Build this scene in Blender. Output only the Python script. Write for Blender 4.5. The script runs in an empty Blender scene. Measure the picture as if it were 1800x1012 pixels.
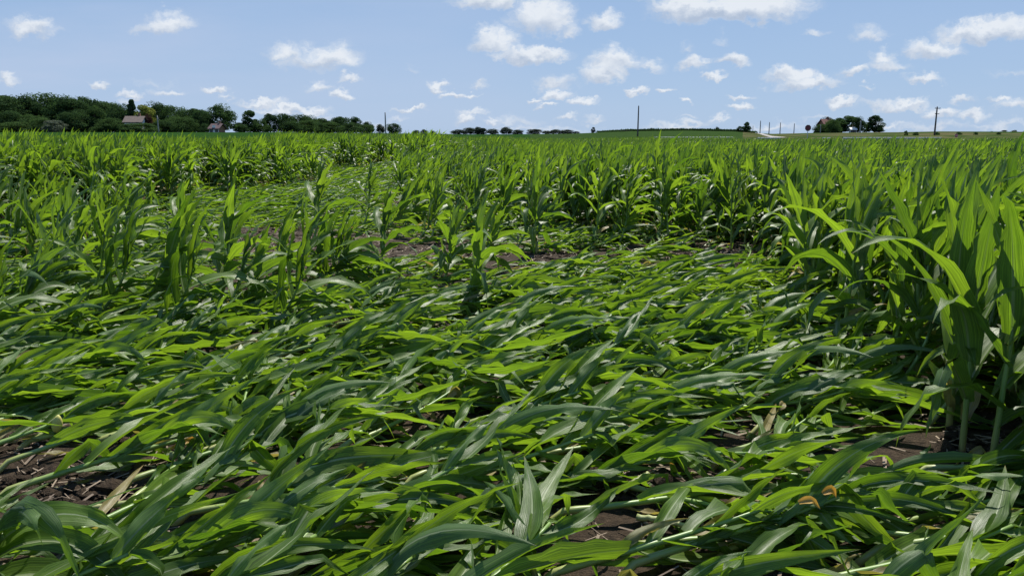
import bpy, math, random
import numpy as np
from mathutils import Vector, Matrix, Euler

R = math.radians
rng = np.random.default_rng(11)
random.seed(11)
scene = bpy.context.scene
COL = scene.collection

# ------------------------------------------------------------------ camera, sky, sun, exposure
EYE = 1.65
FPX = 1413.0                       # focal length in photo pixels (photo is 1800 wide)
PITCH = math.atan((506.0 - 236.0) / FPX)
cam_d = bpy.data.cameras.new("camera")
cam_d.sensor_fit = 'HORIZONTAL'; cam_d.sensor_width = 36.0
cam_d.lens = 36.0 * FPX / 1800.0
cam_d.clip_start = 0.05; cam_d.clip_end = 9000.0
cam = bpy.data.objects.new("camera", cam_d); COL.objects.link(cam)
cam.location = (0, 0, EYE); cam.rotation_euler = (R(90) - PITCH, 0, 0)
scene.camera = cam

SUN_EL, SUN_AZ = R(59), R(16)      # azimuth measured from the view direction (+Y) towards +X
sun_d = bpy.data.lights.new("sun", 'SUN'); sun_d.energy = 5.0; sun_d.angle = R(0.53); sun_d.color = (1.0, 0.95, 0.87)
sun = bpy.data.objects.new("sun", sun_d); COL.objects.link(sun)
sdir = Vector((math.sin(SUN_AZ) * math.cos(SUN_EL), math.cos(SUN_AZ) * math.cos(SUN_EL), math.sin(SUN_EL)))
sun.rotation_euler = (-sdir).to_track_quat('-Z', 'Y').to_euler()

scene.view_settings.view_transform = 'Standard'; scene.view_settings.look = 'None'
scene.view_settings.exposure = 0.52; scene.view_settings.gamma = 1.0

world = bpy.data.worlds.new("World"); scene.world = world; world.use_nodes = True
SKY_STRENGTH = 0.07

def px_dir(px, py):
    """direction in world space of a photo pixel"""
    v = Vector(((px - 900.0) / FPX, (506.0 - py) / FPX, -1.0))
    return Euler((R(90) - PITCH, 0, 0)).to_matrix() @ v

def ground_at(px, py, z=0.0):
    d = px_dir(px, py)
    t = (z - EYE) / d.z
    return d.x * t, d.y * t

def to_px(x, y, z):
    m = Euler((R(90) - PITCH, 0, 0)).to_matrix().transposed()
    v = m @ Vector((x, y, z - EYE))
    if v.z > -0.05: return None
    return 900 + FPX * v.x / -v.z, 506 - FPX * v.y / -v.z

def build_world():
    nt = world.node_tree; N = nt.nodes; L = nt.links; N.clear()
    out = N.new('ShaderNodeOutputWorld')
    sky = N.new('ShaderNodeTexSky'); sky.sky_type = 'NISHITA'; sky.sun_disc = False
    sky.sun_elevation = SUN_EL; sky.sun_rotation = SUN_AZ
    sky.air_density = 1.0; sky.dust_density = 0.35; sky.ozone_density = 2.5; sky.altitude = 300
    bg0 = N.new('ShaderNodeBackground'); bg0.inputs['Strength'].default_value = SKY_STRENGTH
    tc = N.new('ShaderNodeTexCoord')
    sep = N.new('ShaderNodeSeparateXYZ'); L.new(tc.outputs['Generated'], sep.inputs[0])
    def M(op, a, b=None, c=None, clamp=False):
        n = N.new('ShaderNodeMath'); n.operation = op; n.use_clamp = clamp
        for i, v in enumerate((a, b, c)):
            if v is None: continue
            if isinstance(v, (int, float)): n.inputs[i].default_value = v
            else: L.new(v, n.inputs[i])
        return n.outputs[0]
    def V(op, a, b=None, s=None):
        n = N.new('ShaderNodeVectorMath'); n.operation = op
        for i, v in enumerate((a, b)):
            if v is None: continue
            if isinstance(v, tuple): n.inputs[i].default_value = v
            else: L.new(v, n.inputs[i])
        if s is not None:
            if isinstance(s, (int, float)): n.inputs['Scale'].default_value = s
            else: L.new(s, n.inputs['Scale'])
        return n.outputs['Value'] if op in ('LENGTH', 'DOT_PRODUCT') else n.outputs[0]
    X, Y, Z = sep.outputs
    # clear summer air: the Nishita sky pulled towards the even blue of the photograph's day
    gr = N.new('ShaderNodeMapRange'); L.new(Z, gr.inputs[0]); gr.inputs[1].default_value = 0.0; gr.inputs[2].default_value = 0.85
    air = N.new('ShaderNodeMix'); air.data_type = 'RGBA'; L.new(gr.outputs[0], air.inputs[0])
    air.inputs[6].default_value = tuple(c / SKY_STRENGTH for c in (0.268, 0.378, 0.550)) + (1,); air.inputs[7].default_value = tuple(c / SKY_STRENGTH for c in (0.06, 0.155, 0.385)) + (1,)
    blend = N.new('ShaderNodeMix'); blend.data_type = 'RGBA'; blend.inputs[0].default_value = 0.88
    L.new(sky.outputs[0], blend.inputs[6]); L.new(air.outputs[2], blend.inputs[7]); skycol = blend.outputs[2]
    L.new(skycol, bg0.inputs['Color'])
    u = M('DIVIDE', X, Y); v = M('DIVIDE', Z, Y)
    comb = N.new('ShaderNodeCombineXYZ'); L.new(u, comb.inputs[0]); L.new(v, comb.inputs[1])
    uv = comb.outputs[0]
    # billowing distortion of the sky coordinates
    def noise(vec, scale, detail, rough=0.55, color=False, stretch=(1, 1, 1)):
        n = N.new('ShaderNodeTexNoise'); n.noise_dimensions = '2D'
        n.inputs['Scale'].default_value = scale; n.inputs['Detail'].default_value = detail; n.inputs['Roughness'].default_value = rough
        L.new(V('MULTIPLY', vec, stretch), n.inputs['Vector'])
        return n.outputs['Color'] if color else n.outputs['Fac']
    n1 = noise(uv, 26.0, 5.0, 0.62, True, (1, 1.5, 1))
    dist = V('SCALE', V('SUBTRACT', n1, (0.5, 0.5, 0.5)), None, 0.036)
    p = V('ADD', uv, dist)
    clouds = [  # photo px: centre x, y, radius x, y (upwards), strength
        (858,3,66,24,1),(955,38,58,42,1),(1000,60,26,18,.6),(868,76,46,30,1),(932,100,70,20,1),(1065,40,34,20,.9),
        (1215,14,75,30,1),(1320,10,105,40,1),(1280,26,130,26,.9),(1082,114,46,30,1),(1058,134,40,20,1),(1140,121,30,13,.55),
        (500,98,38,24,.7),(580,104,54,30,.8),(545,112,70,24,.6),(296,46,46,24,.85),(262,54,34,12,.5),(55,50,38,18,.8),(85,58,34,12,.4),
        (175,150,22,9,.9),(20,142,18,11,.75),(1215,117,28,17,.8),(1240,113,22,11,.5),(1292,112,30,16,1),(1250,137,24,9,.9),
        (1390,134,52,15,1),(1425,149,56,16,1),(1500,130,28,12,.9),(1552,106,26,20,.75),(1560,120,36,14,.7),
        (1640,92,46,22,.95),(1700,66,50,22,1),(1765,56,70,26,1),(1530,64,32,18,.5),(1440,60,24,10,.55),(1622,140,34,10,.8),
        (972,148,44,17,.6),(980,169,34,14,.95),(935,178,18,8,.9),(960,188,22,6,.8),(1030,182,30,11,.95),(1135,0,20,8,.4),
        (767,155,18,10,.85),(795,168,26,8,.75),(830,168,16,8,.85),(840,150,14,9,.5),(560,154,30,13,.6),(600,166,16,11,.8),(622,144,22,9,.7),(608,135,8,8,.5),
        (378,162,22,8,.7),(400,172,14,6,.5),(460,183,46,10,.75),(505,196,66,10,.75),(560,200,24,9,.6),(720,193,28,6,.7),
        (228,169,30,8,.65),(295,163,32,9,.55),(270,148,46,10,.25),(218,184,16,8,.4),(725,126,24,9,.3),(1118,159,22,9,.75),(1170,163,16,7,.8),(1204,175,20,6,.7),
        (1305,173,28,7,.75),(1302,193,26,9,.9),(1270,70,14,14,.3),(1207,90,18,12,.35),(1480,178,30,10,.9),(1575,187,66,13,.6),(1600,182,34,10,.6),(1655,202,36,13,.7),(1712,203,28,11,.6),(1690,175,30,9,.55),(1760,175,22,8,.65),(1782,190,34,14,.5),
        (1195,219,80,9,.45),(1262,213,24,8,.5),(1045,214,20,7,.4),(820,214,20,11,.75),(905,216,60,14,.35),(998,211,20,6,.6),(868,216,16,7,.5),(665,222,40,10,.4),(1360,222,60,9,.4),(835,203,30,7,.45),(1640,225,90,9,.35),(1760,222,60,9,.35),(560,212,60,8,.4),(950,228,120,7,.35),(1560,218,50,8,.4),(1430,208,40,6,.3),(1210,205,20,5,.3),(1780,130,50,9,.3),(1340,150,14,5,.3),(1520,155,12,5,.4),(700,210,30,6,.3)]
    field = None; hsum = None
    for (cx, cy, rx, ry, st) in clouds:
        if cy > 150: st = min(1.0, st * 1.25)
        d = px_dir(cx, cy); c = (d.x / d.y, d.z / d.y, 0)
        k = 1.0 / d.normalized().y
        w = V('MULTIPLY', V('SUBTRACT', p, c), (FPX / (rx * 1.22) / k, FPX / (ry * 1.22) / k, 0))
        w2 = V('MAXIMUM', w, V('MULTIPLY', w, (-1, -1.9, 0)))
        f = M('MULTIPLY', M('SUBTRACT', 1.0, V('LENGTH', w2), clamp=True), st)
        h = M('MULTIPLY', f, V('DOT_PRODUCT', w, (0.15, 1, 0)))
        field = f if field is None else M('MAXIMUM', field, f)
        hsum = h if hsum is None else M('ADD', hsum, h)
    fine = noise(p, 95.0, 6.0, 0.62, False, (1, 1.35, 1))
    mid = noise(uv, 40.0, 4.0, 0.6)
    dens = M('ADD', M('MULTIPLY', field, 2.1), M('MULTIPLY', M('SUBTRACT', fine, 0.5), M('ADD', 0.25, M('MULTIPLY', field, 2.2))))
    mr = N.new('ShaderNodeMapRange'); mr.interpolation_type = 'SMOOTHSTEP'; L.new(dens, mr.inputs[0])
    mr.inputs[1].default_value = 0.06; mr.inputs[2].default_value = 1.25
    alpha = M('MULTIPLY', mr.outputs[0], 0.93)
    # thin high veil
    veil = noise(uv, 2.4, 6.0, 0.55, False, (0.6, 3.2, 1))
    vr = N.new('ShaderNodeMapRange'); L.new(veil, vr.inputs[0]); vr.inputs[1].default_value = 0.38; vr.inputs[2].default_value = 0.75
    left = N.new('ShaderNodeMapRange'); L.new(u, left.inputs[0]); left.inputs[1].default_value = 0.25; left.inputs[2].default_value = -0.6
    veil_a = M('MULTIPLY', vr.outputs[0], M('ADD', 0.06, M('MULTIPLY', left.outputs[0], 0.55)))
    shade = M('ADD', M('ADD', 0.55, M('MULTIPLY', hsum, 2.5)), M('MULTIPLY', M('SUBTRACT', mid, 0.5), 0.9), clamp=True)
    cr = N.new('ShaderNodeMix'); cr.data_type = 'RGBA'
    cr.inputs[6].default_value = (0.315, 0.375, 0.475, 1); cr.inputs[7].default_value = (0.57, 0.60, 0.64, 1)
    L.new(shade, cr.inputs[0])
    # clear sky as the photo shows it: Nishita, slightly veiled
    sk = V('SCALE', skycol, None, SKY_STRENGTH)
    m0 = N.new('ShaderNodeMix'); m0.data_type = 'RGBA'; L.new(veil_a, m0.inputs[0]); L.new(sk, m0.inputs[6]); m0.inputs[7].default_value = (0.385, 0.435, 0.56, 1)
    m1 = N.new('ShaderNodeMix'); m1.data_type = 'RGBA'; L.new(alpha, m1.inputs[0]); L.new(m0.outputs[2], m1.inputs[6]); L.new(cr.outputs[2], m1.inputs[7])
    bg1 = N.new('ShaderNodeBackground'); bg1.inputs['Strength'].default_value = 1.0; L.new(m1.outputs[2], bg1.inputs['Color'])
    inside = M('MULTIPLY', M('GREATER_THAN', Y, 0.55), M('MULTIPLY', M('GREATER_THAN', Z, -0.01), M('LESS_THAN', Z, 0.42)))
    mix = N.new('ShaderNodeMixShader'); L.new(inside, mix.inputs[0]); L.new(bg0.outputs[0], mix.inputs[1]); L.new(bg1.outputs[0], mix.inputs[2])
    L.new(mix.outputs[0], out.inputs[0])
build_world()

# ------------------------------------------------------------------ small helpers
def new_mat(name):
    m = bpy.data.materials.new(name); m.use_nodes = True
    m.node_tree.nodes.clear()
    return m

class NT:
    def __init__(s, m): s.N = m.node_tree.nodes; s.L = m.node_tree.links
    def n(s, t, **kw):
        x = s.N.new(t)
        for k, v in kw.items(): setattr(x, k, v)
        return x
    def set(s, sock, v):
        if isinstance(v, bpy.types.NodeSocket): s.L.new(v, sock)
        else: sock.default_value = v
    def math(s, op, a, b=0.0, clamp=False):
        x = s.n('ShaderNodeMath', operation=op, use_clamp=clamp); s.set(x.inputs[0], a); s.set(x.inputs[1], b); return x.outputs[0]
    def mix(s, f, a, b, mode='MIX'):
        x = s.n('ShaderNodeMix', data_type='RGBA', blend_type=mode); s.set(x.inputs[0], f); s.set(x.inputs[6], a); s.set(x.inputs[7], b); return x.outputs[2]
    def ramp(s, f, lo, hi, a=0.0, b=1.0):
        x = s.n('ShaderNodeMapRange'); s.set(x.inputs[0], f)
        x.inputs[1].default_value, x.inputs[2].default_value, x.inputs[3].default_value, x.inputs[4].default_value = lo, hi, a, b
        return x.outputs[0]
    def noise(s, vec, scale, detail=4, rough=0.55):
        x = s.n('ShaderNodeTexNoise'); s.set(x.inputs['Vector'], vec)
        x.inputs['Scale'].default_value = scale; x.inputs['Detail'].default_value = detail; x.inputs['Roughness'].default_value = rough
        return x.outputs['Fac']
    def bump(s, h, strength, dist):
        x = s.n('ShaderNodeBump'); x.inputs['Strength'].default_value = strength; x.inputs['Distance'].default_value = dist; s.set(x.inputs['Height'], h); return x.outputs[0]

def c4(r, g, b): return (r, g, b, 1.0)

def leaf_material(name, dark, lighter, trans_dark, trans_lighter, rib, dry=0.0):
    m = new_mat(name); t = NT(m)
    out = t.n('ShaderNodeOutputMaterial')
    uv = t.n('ShaderNodeUVMap'); sep = t.n('ShaderNodeSeparateXYZ'); t.L.new(uv.outputs[0], sep.inputs[0])
    u, v = sep.outputs[0], sep.outputs[1]
    oi = t.n('ShaderNodeObjectInfo'); rnd = oi.outputs['Random']
    comb = t.n('ShaderNodeCombineXYZ'); t.L.new(t.math('MULTIPLY', u, 1.0), comb.inputs[0]); t.L.new(t.math('MULTIPLY', v, 0.05), comb.inputs[1]); t.L.new(t.math('MULTIPLY', rnd, 13.0), comb.inputs[2])
    veins = t.noise(comb.outputs[0], 34.0, 3, 0.6)
    geo = t.n('ShaderNodeNewGeometry')
    blot = t.noise(geo.outputs['Position'], 9.0, 3, 0.5)
    fac = t.math('ADD', t.math('MULTIPLY', rnd, 0.55), t.math('ADD', t.math('MULTIPLY', veins, 1.0), t.math('MULTIPLY', blot, 0.35)))
    fac = t.ramp(fac, 0.5, 1.3)
    col = t.mix(fac, dark, lighter); tr = t.mix(fac, trans_dark, trans_lighter)  # paler tone picked by random, vein and blotch variation
    # midrib: pale, narrowing towards the tip
    d = t.math('ABSOLUTE', t.math('SUBTRACT', u, 0.5))
    wid = t.math('MULTIPLY', t.math('SUBTRACT', 1.04, v), 0.075)
    ribf = t.math('SUBTRACT', 1.0, t.math('DIVIDE', d, wid), clamp=True)
    ribf = t.math('MULTIPLY', t.math('POWER', ribf, 0.6), 0.95)
    col = t.mix(ribf, col, rib)
    tr = t.mix(t.math('MULTIPLY', ribf, 0.7), tr, c4(0.10, 0.16, 0.02))
    # dry margin and tip on some leaves
    edge = t.math('ADD', t.math('MULTIPLY', t.math('POWER', v, 6.0), 0.75), t.math('MULTIPLY', t.math('MULTIPLY', d, 2.0), 0.18))
    edge = t.ramp(t.math('ADD', edge, t.math('MULTIPLY', t.math('SUBTRACT', blot, 0.5), 0.6)), 0.72 - dry, 0.92 - dry)
    col = t.mix(edge, col, c4(0.30, 0.22, 0.08)); tr = t.mix(edge, tr, c4(0.30, 0.22, 0.06))
    stripe = t.ramp(veins, 0.35, 0.65, 0.55, 1.15)
    sc3 = t.n('ShaderNodeCombineXYZ'); [t.L.new(stripe, sc3.inputs[i]) for i in range(3)]
    tr = t.mix(1.0, tr, sc3.outputs[0], 'MULTIPLY'); col = t.mix(0.6, col, sc3.outputs[0], 'MULTIPLY')
    bmp = t.bump(veins, 0.35, 0.005)
    back = geo.outputs['Backfacing']
    col = t.mix(t.math('MULTIPLY', back, 0.35), col, c4(0.13, 0.21, 0.10))
    p = t.n('ShaderNodeBsdfPrincipled'); t.set(p.inputs['Base Color'], col)
    t.set(p.inputs['Roughness'], t.math('ADD', 0.27, t.math('MULTIPLY', blot, 0.28))); p.inputs['IOR'].default_value = 1.42
    t.set(p.inputs['Normal'], bmp)
    tb = t.n('ShaderNodeBsdfTranslucent'); t.set(tb.inputs['Color'], tr); t.set(tb.inputs['Normal'], bmp)
    mx = t.n('ShaderNodeMixShader'); mx.inputs[0].default_value = 0.43
    t.L.new(p.outputs[0], mx.inputs[1]); t.L.new(tb.outputs[0], mx.inputs[2]); t.L.new(mx.outputs[0], out.inputs[0])
    return m

MAT_LEAF = leaf_material("corn_leaf", c4(0.040, 0.092, 0.013), c4(0.125, 0.210, 0.036), c4(0.078, 0.205, 0.007), c4(0.36, 0.57, 0.022), c4(0.42, 0.50, 0.28))
MAT_LEAF_DRY = leaf_material("withered_leaf", c4(0.46, 0.24, 0.03), c4(0.62, 0.40, 0.10), c4(0.6, 0.30, 0.03), c4(0.8, 0.45, 0.08), c4(0.45, 0.36, 0.2), 0.3)

MAT_LEAF_OLD = leaf_material("yellowed_leaf", c4(0.16, 0.15, 0.04), c4(0.36, 0.29, 0.12), c4(0.22, 0.22, 0.03), c4(0.5, 0.42, 0.08), c4(0.45, 0.40, 0.22), 0.3)

def stalk_material():
    m = new_mat("corn_stalk"); t = NT(m); out = t.n('ShaderNodeOutputMaterial')
    uv = t.n('ShaderNodeUVMap'); sep = t.n('ShaderNodeSeparateXYZ'); t.L.new(uv.outputs[0], sep.inputs[0])
    geo = t.n('ShaderNodeNewGeometry')
    n = t.noise(geo.outputs['Position'], 22.0, 4)
    base = t.mix(t.ramp(sep.outputs[1], 0.0, 0.35), c4(0.34, 0.32, 0.11), c4(0.13, 0.24, 0.045))
    base = t.mix(t.math('MULTIPLY', n, 0.5), base, c4(0.24, 0.30, 0.10))
    red = t.ramp(sep.outputs[1], 0.09, 0.0)
    base = t.mix(t.math('MULTIPLY', red, t.ramp(n, 0.4, 0.7)), base, c4(0.28, 0.10, 0.07))
    p = t.n('ShaderNodeBsdfPrincipled'); t.set(p.inputs['Base Color'], base); p.inputs['Roughness'].default_value = 0.42
    t.set(p.inputs['Normal'], t.bump(n, 0.15, 0.004))
    p.inputs['Subsurface Weight'].default_value = 0.0
    t.L.new(p.outputs[0], out.inputs[0]); return m
MAT_STALK = stalk_material()

def plain_mat(name, col, rough=0.8, var=0.3, scale=8.0, col2=None, bump=0.0, metallic=0.0):
    m = new_mat(name); t = NT(m); out = t.n('ShaderNodeOutputMaterial')
    tc = t.n('ShaderNodeTexCoord')
    n = t.noise(tc.outputs['Object'], scale, 5)
    c2 = col2 or tuple(x * (1 - var) for x in col[:3]) + (1.0,)
    p = t.n('ShaderNodeBsdfPrincipled'); t.set(p.inputs['Base Color'], t.mix(t.ramp(n, 0.3, 0.7), c2, col))
    p.inputs['Roughness'].default_value = rough; p.inputs['Metallic'].default_value = metallic
    if bump: t.set(p.inputs['Normal'], t.bump(n, bump, 0.02))
    t.L.new(p.outputs[0], out.inputs[0]); return m

def mesh_np(name, verts, faces, uvs=None, mats=(), midx=None, smooth=True):
    """verts (n,3); faces (m,k) all the same size, or a list; uvs (n,2) per vertex"""
    me = bpy.data.meshes.new(name)
    verts = np.asarray(verts, dtype=np.float32)
    me.vertices.add(len(verts)); me.vertices.foreach_set("co", verts.ravel())
    if isinstance(faces, list):
        tot = np.array([len(f) for f in faces], dtype=np.int32); flat = np.concatenate([np.asarray(f) for f in faces]).astype(np.int32) if len(faces) else np.zeros(0, np.int32)
    else:
        faces = np.asarray(faces, dtype=np.int32); tot = np.full(len(faces), faces.shape[1] if len(faces) else 4, dtype=np.int32); flat = faces.ravel()
    start = np.concatenate([[0], np.cumsum(tot)[:-1]]).astype(np.int32) if len(tot) else np.zeros(0, np.int32)
    me.loops.add(len(flat)); me.loops.foreach_set("vertex_index", flat)
    me.polygons.add(len(tot)); me.polygons.foreach_set("loop_start", start); me.polygons.foreach_set("loop_total", tot)
    if midx is not None: me.polygons.foreach_set("material_index", np.asarray(midx, dtype=np.int32))
    me.polygons.foreach_set("use_smooth", np.full(len(tot), bool(smooth)))
    if uvs is not None:
        l = me.uv_layers.new(name="UVMap"); l.data.foreach_set("uv", np.asarray(uvs, dtype=np.float32)[flat].ravel())
    for m in mats: me.materials.append(m)
    me.update(calc_edges=True); me.validate()
    return me

def link(name, me, parent=None, loc=None):
    o = bpy.data.objects.new(name, me); COL.objects.link(o)
    if parent is not None: o.parent = parent
    if loc is not None: o.location = loc
    return o

def tag(o, label=None, cat=None, group=None, kind=None):
    if label: o['label'] = label
    if cat: o['category'] = cat
    if group: o['group'] = group
    if kind: o['kind'] = kind
    return o

def empty(name, loc, rz=0.0, scale=1.0):
    o = bpy.data.objects.new(name, None); COL.objects.link(o)
    o.empty_display_size = 0.2
    o.location = loc; o.rotation_euler = (0, 0, rz); o.scale = (scale,) * 3
    return o

def smooth_noise(n, k, r):
    """n smooth random values, about k bumps"""
    xs = np.linspace(0, 1, k + 3); ys = r.normal(0, 1, k + 3)
    return np.interp(np.linspace(0, 1, n), xs, ys)

class Geo:
    """collects vertices, faces and uvs"""
    def __init__(s): s.v = []; s.f = []; s.u = []; s.n = 0
    def add(s, v, f, u=None):
        v = np.asarray(v, float); s.v.append(v); s.f += [tuple(int(i) + s.n for i in q) for q in f]
        s.u.append(np.asarray(u, float) if u is not None else np.zeros((len(v), 2))); s.n += len(v)
    def box(s, c, size, rz=0.0):
        x, y, z = (a / 2 for a in size)
        v = np.array([(-x,-y,-z),(x,-y,-z),(x,y,-z),(-x,y,-z),(-x,-y,z),(x,-y,z),(x,y,z),(-x,y,z)])
        cs, sn = math.cos(rz), math.sin(rz); v = np.stack([v[:,0]*cs - v[:,1]*sn, v[:,0]*sn + v[:,1]*cs, v[:,2]], 1) + np.array(c)
        s.add(v, [(3,2,1,0),(4,5,6,7),(0,1,5,4),(1,2,6,5),(2,3,7,6),(3,0,4,7)])
    def tube(s, path, radii, seg=8, cap=True):
        P = np.asarray(path, float); T = np.gradient(P, axis=0); T /= np.linalg.norm(T, axis=1)[:, None] + 1e-9
        ref = np.array([0, 0, 1.0]) if abs(T[0][2]) < 0.8 else np.array([1.0, 0, 0])
        vs = []; us = []
        a = np.linspace(0, 2 * np.pi, seg, endpoint=False)
        N = np.cross(T[0], ref); N /= np.linalg.norm(N)
        for i, (p, t) in enumerate(zip(P, T)):
            N = N - t * N.dot(t); N /= np.linalg.norm(N) + 1e-9; B = np.cross(t, N)
            r = radii[i] if np.ndim(radii) else radii
            vs.append(p + r * (np.cos(a)[:, None] * N + np.sin(a)[:, None] * B))
            us.append(np.stack([a / (2 * np.pi), np.full(seg, i / (len(P) - 1))], 1))
        f = []
        for i in range(len(P) - 1):
            for j in range(seg):
                k = (j + 1) % seg
                f.append((i*seg + j, i*seg + k, (i+1)*seg + k, (i+1)*seg + j))
        if cap:
            f.append(tuple(range(seg))[::-1]); f.append(tuple((len(P)-1)*seg + j for j in range(seg)))
        s.add(np.concatenate(vs), f, np.concatenate(us))
    def mesh(s, name, mats, smooth=True):
        return mesh_np(name, np.concatenate(s.v), s.f, np.concatenate(s.u), mats, None, smooth)

# ------------------------------------------------------------------ terrain
KX = [-1200, 0, 300, 500, 720, 800, 900, 1000, 1100, 1200, 1280, 1315, 1350, 1420, 1560, 1640, 1800, 2600]
KD = [230, 230, 230, 280, 400, 560, 560, 500, 350, 330, 330, 330, 400, 300, 300, 300, 300, 300]
KY = [233.3, 233.3, 233, 233, 235, 236.2, 236.2, 235.4, 231, 230, 231.5, 234, 235.5, 234, 233, 231.8, 232.6, 232.6]
KA = np.array([math.atan2((x - 900) / FPX, 1.0) for x in KX])
def ridge(az):
    D = np.interp(az, KA, KD); ypx = np.interp(az, KA, KY)
    return D, EYE + D * (236.0 - ypx) / FPX
def terrain_z(x, y):
    x = np.asarray(x, float); y = np.asarray(y, float)
    r = np.hypot(x, y); az = np.arctan2(x, y)
    D, zr = ridge(np.clip(az, KA[0], KA[-1]))
    t = np.clip((r - 45) / (D - 45), 0, 1)
    far = np.clip((r - D) / 600, 0, None)
    z = zr * (t * t * (1.6 - 0.6 * t)) - far * 1.2 - np.clip(far - 1, 0, None) * 1.0
    return z

def soil_material():
    m = new_mat("field_soil"); t = NT(m); out = t.n('ShaderNodeOutputMaterial')
    geo = t.n('ShaderNodeNewGeometry'); P = geo.outputs['Position']
    n1 = t.noise(P, 2.2, 6, 0.6); n2 = t.noise(P, 26.0, 6, 0.7); n3 = t.noise(P, 110.0, 3, 0.6)
    c = t.mix(t.ramp(n2, 0.35, 0.7), c4(0.017, 0.011, 0.006), c4(0.075, 0.051, 0.030))
    c = t.mix(t.ramp(n1, 0.45, 0.75, 0, 0.6), c, c4(0.105, 0.074, 0.048))
    c = t.mix(t.ramp(n3, 0.62, 0.75, 0, 0.6), c, c4(0.24, 0.18, 0.11))
    p = t.n('ShaderNodeBsdfPrincipled'); t.set(p.inputs['Base Color'], c); p.inputs['Roughness'].default_value = 0.9; p.inputs['Specular IOR Level'].default_value = 0.2
    h = t.math('ADD', n2, t.math('MULTIPLY', n3, 0.35))
    t.set(p.inputs['Normal'], t.bump(h, 0.9, 0.05)); t.L.new(p.outputs[0], out.inputs[0]); return m

def cover_material(name, a, b, tan=None, tan_amt=0.0, scale=0.35):
    m = new_mat(name); t = NT(m); out = t.n('ShaderNodeOutputMaterial')
    geo = t.n('ShaderNodeNewGeometry'); P = geo.outputs['Position']
    n1 = t.noise(P, scale, 6, 0.62); n2 = t.noise(P, scale * 0.12, 4, 0.55)
    c = t.mix(t.ramp(n1, 0.35, 0.68), a, b)
    if tan: c = t.mix(t.ramp(n2, 0.5 - tan_amt, 0.62), c, tan)
    p = t.n('ShaderNodeBsdfPrincipled'); t.set(p.inputs['Base Color'], c); p.inputs['Roughness'].default_value = 0.85
    p.inputs['Specular IOR Level'].default_value = 0.0
    t.set(p.inputs['Normal'], t.bump(n1, 0.8, 0.5)); t.L.new(p.outputs[0], out.inputs[0]); return m

M_SOIL = soil_material()
M_CROP = cover_material("crop_canopy", c4(0.014, 0.042, 0.010), c4(0.026, 0.064, 0.015), scale=1.6)
M_HILL = cover_material("hill_crop", c4(0.024, 0.048, 0.014), c4(0.034, 0.064, 0.019), scale=0.5)
M_WEED = cover_material("rough_grass", c4(0.024, 0.046, 0.012), c4(0.055, 0.080, 0.025), c4(0.11, 0.095, 0.052), 0.02, scale=0.5)
M_TAN = cover_material("bare_dirt", c4(0.34, 0.24, 0.17), c4(0.44, 0.33, 0.24), scale=0.4)

def build_ground():
    az = np.concatenate([np.linspace(R(-45), R(45), 361), np.linspace(R(45), R(315), 109)[1:-1]])
    rr = np.concatenate([[0.0], np.geomspace(1.0, 45, 70), np.linspace(48, 700, 130), np.geomspace(720, 7000, 26)])
    A, Rr = np.meshgrid(az, rr); x = Rr * np.sin(A); y = Rr * np.cos(A)
    Aw = (A + np.pi) % (2 * np.pi) - np.pi
    front = np.abs(Aw) < R(60)
    z = np.where(front | (Rr < 45), terrain_z(x, y), 0.0)
    z += np.where(Rr < 45, 0.02 * np.sin(x * 3.1 + 0.7 * y) * np.cos(y * 2.3 - x), 0)
    v = np.stack([x, y, z], -1).reshape(-1, 3); na = len(az); nr = len(rr)
    i = np.arange(nr - 1)[:, None] * na; j = np.arange(na)[None, :]; k = (j + 1) % na
    f = np.stack([i + j, i + k, i + na + k, i + na + j], -1).reshape(-1, 4)[:, ::-1]
    fc = v[f].mean(1); fr = np.hypot(fc[:, 0], fc[:, 1]); fa = np.arctan2(fc[:, 0], fc[:, 1])
    fpx = 900 + FPX * np.tan(np.clip(fa, -1.2, 1.2))
    mi = np.zeros(len(f), int)
    mi[(fr > 48)] = 1
    mi[(fr > 130) & (fpx > 930) & (fpx <= 1300)] = 2
    mi[(fr > 95) & (fpx > 1300)] = 3
    mi[(fr > 700)] = 1
    me = mesh_np("ground", v, f, None, [M_SOIL, M_CROP, M_HILL, M_WEED], mi)
    tag(link("ground", me), kind='structure')
build_ground()

def patch(name, pts_az_r, mat, lift=0.004, nu=24, nv=6):
    """a sheet following the terrain; pts: four corners as (px, distance)"""
    c = [np.array([d * math.tan(math.atan((px - 900) / FPX)), d]) for px, d in pts_az_r]
    V = []
    for b in np.linspace(0, 1, nv):
        for a in np.linspace(0, 1, nu):
            p = (c[0] * (1 - a) + c[1] * a) * (1 - b) + (c[3] * (1 - a) + c[2] * a) * b
            V.append((p[0], p[1], float(terrain_z(p[0], p[1])) + lift))
    F = [(r * nu + q, r * nu + q + 1, (r + 1) * nu + q + 1, (r + 1) * nu + q) for r in range(nv - 1) for q in range(nu - 1)]
    return tag(link(name, mesh_np(name, V, F, None, [mat])), kind='structure')

# ------------------------------------------------------------------ corn: leaf, stalk, plant
def nrm(v): return v / (np.linalg.norm(v) + 1e-12)

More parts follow.
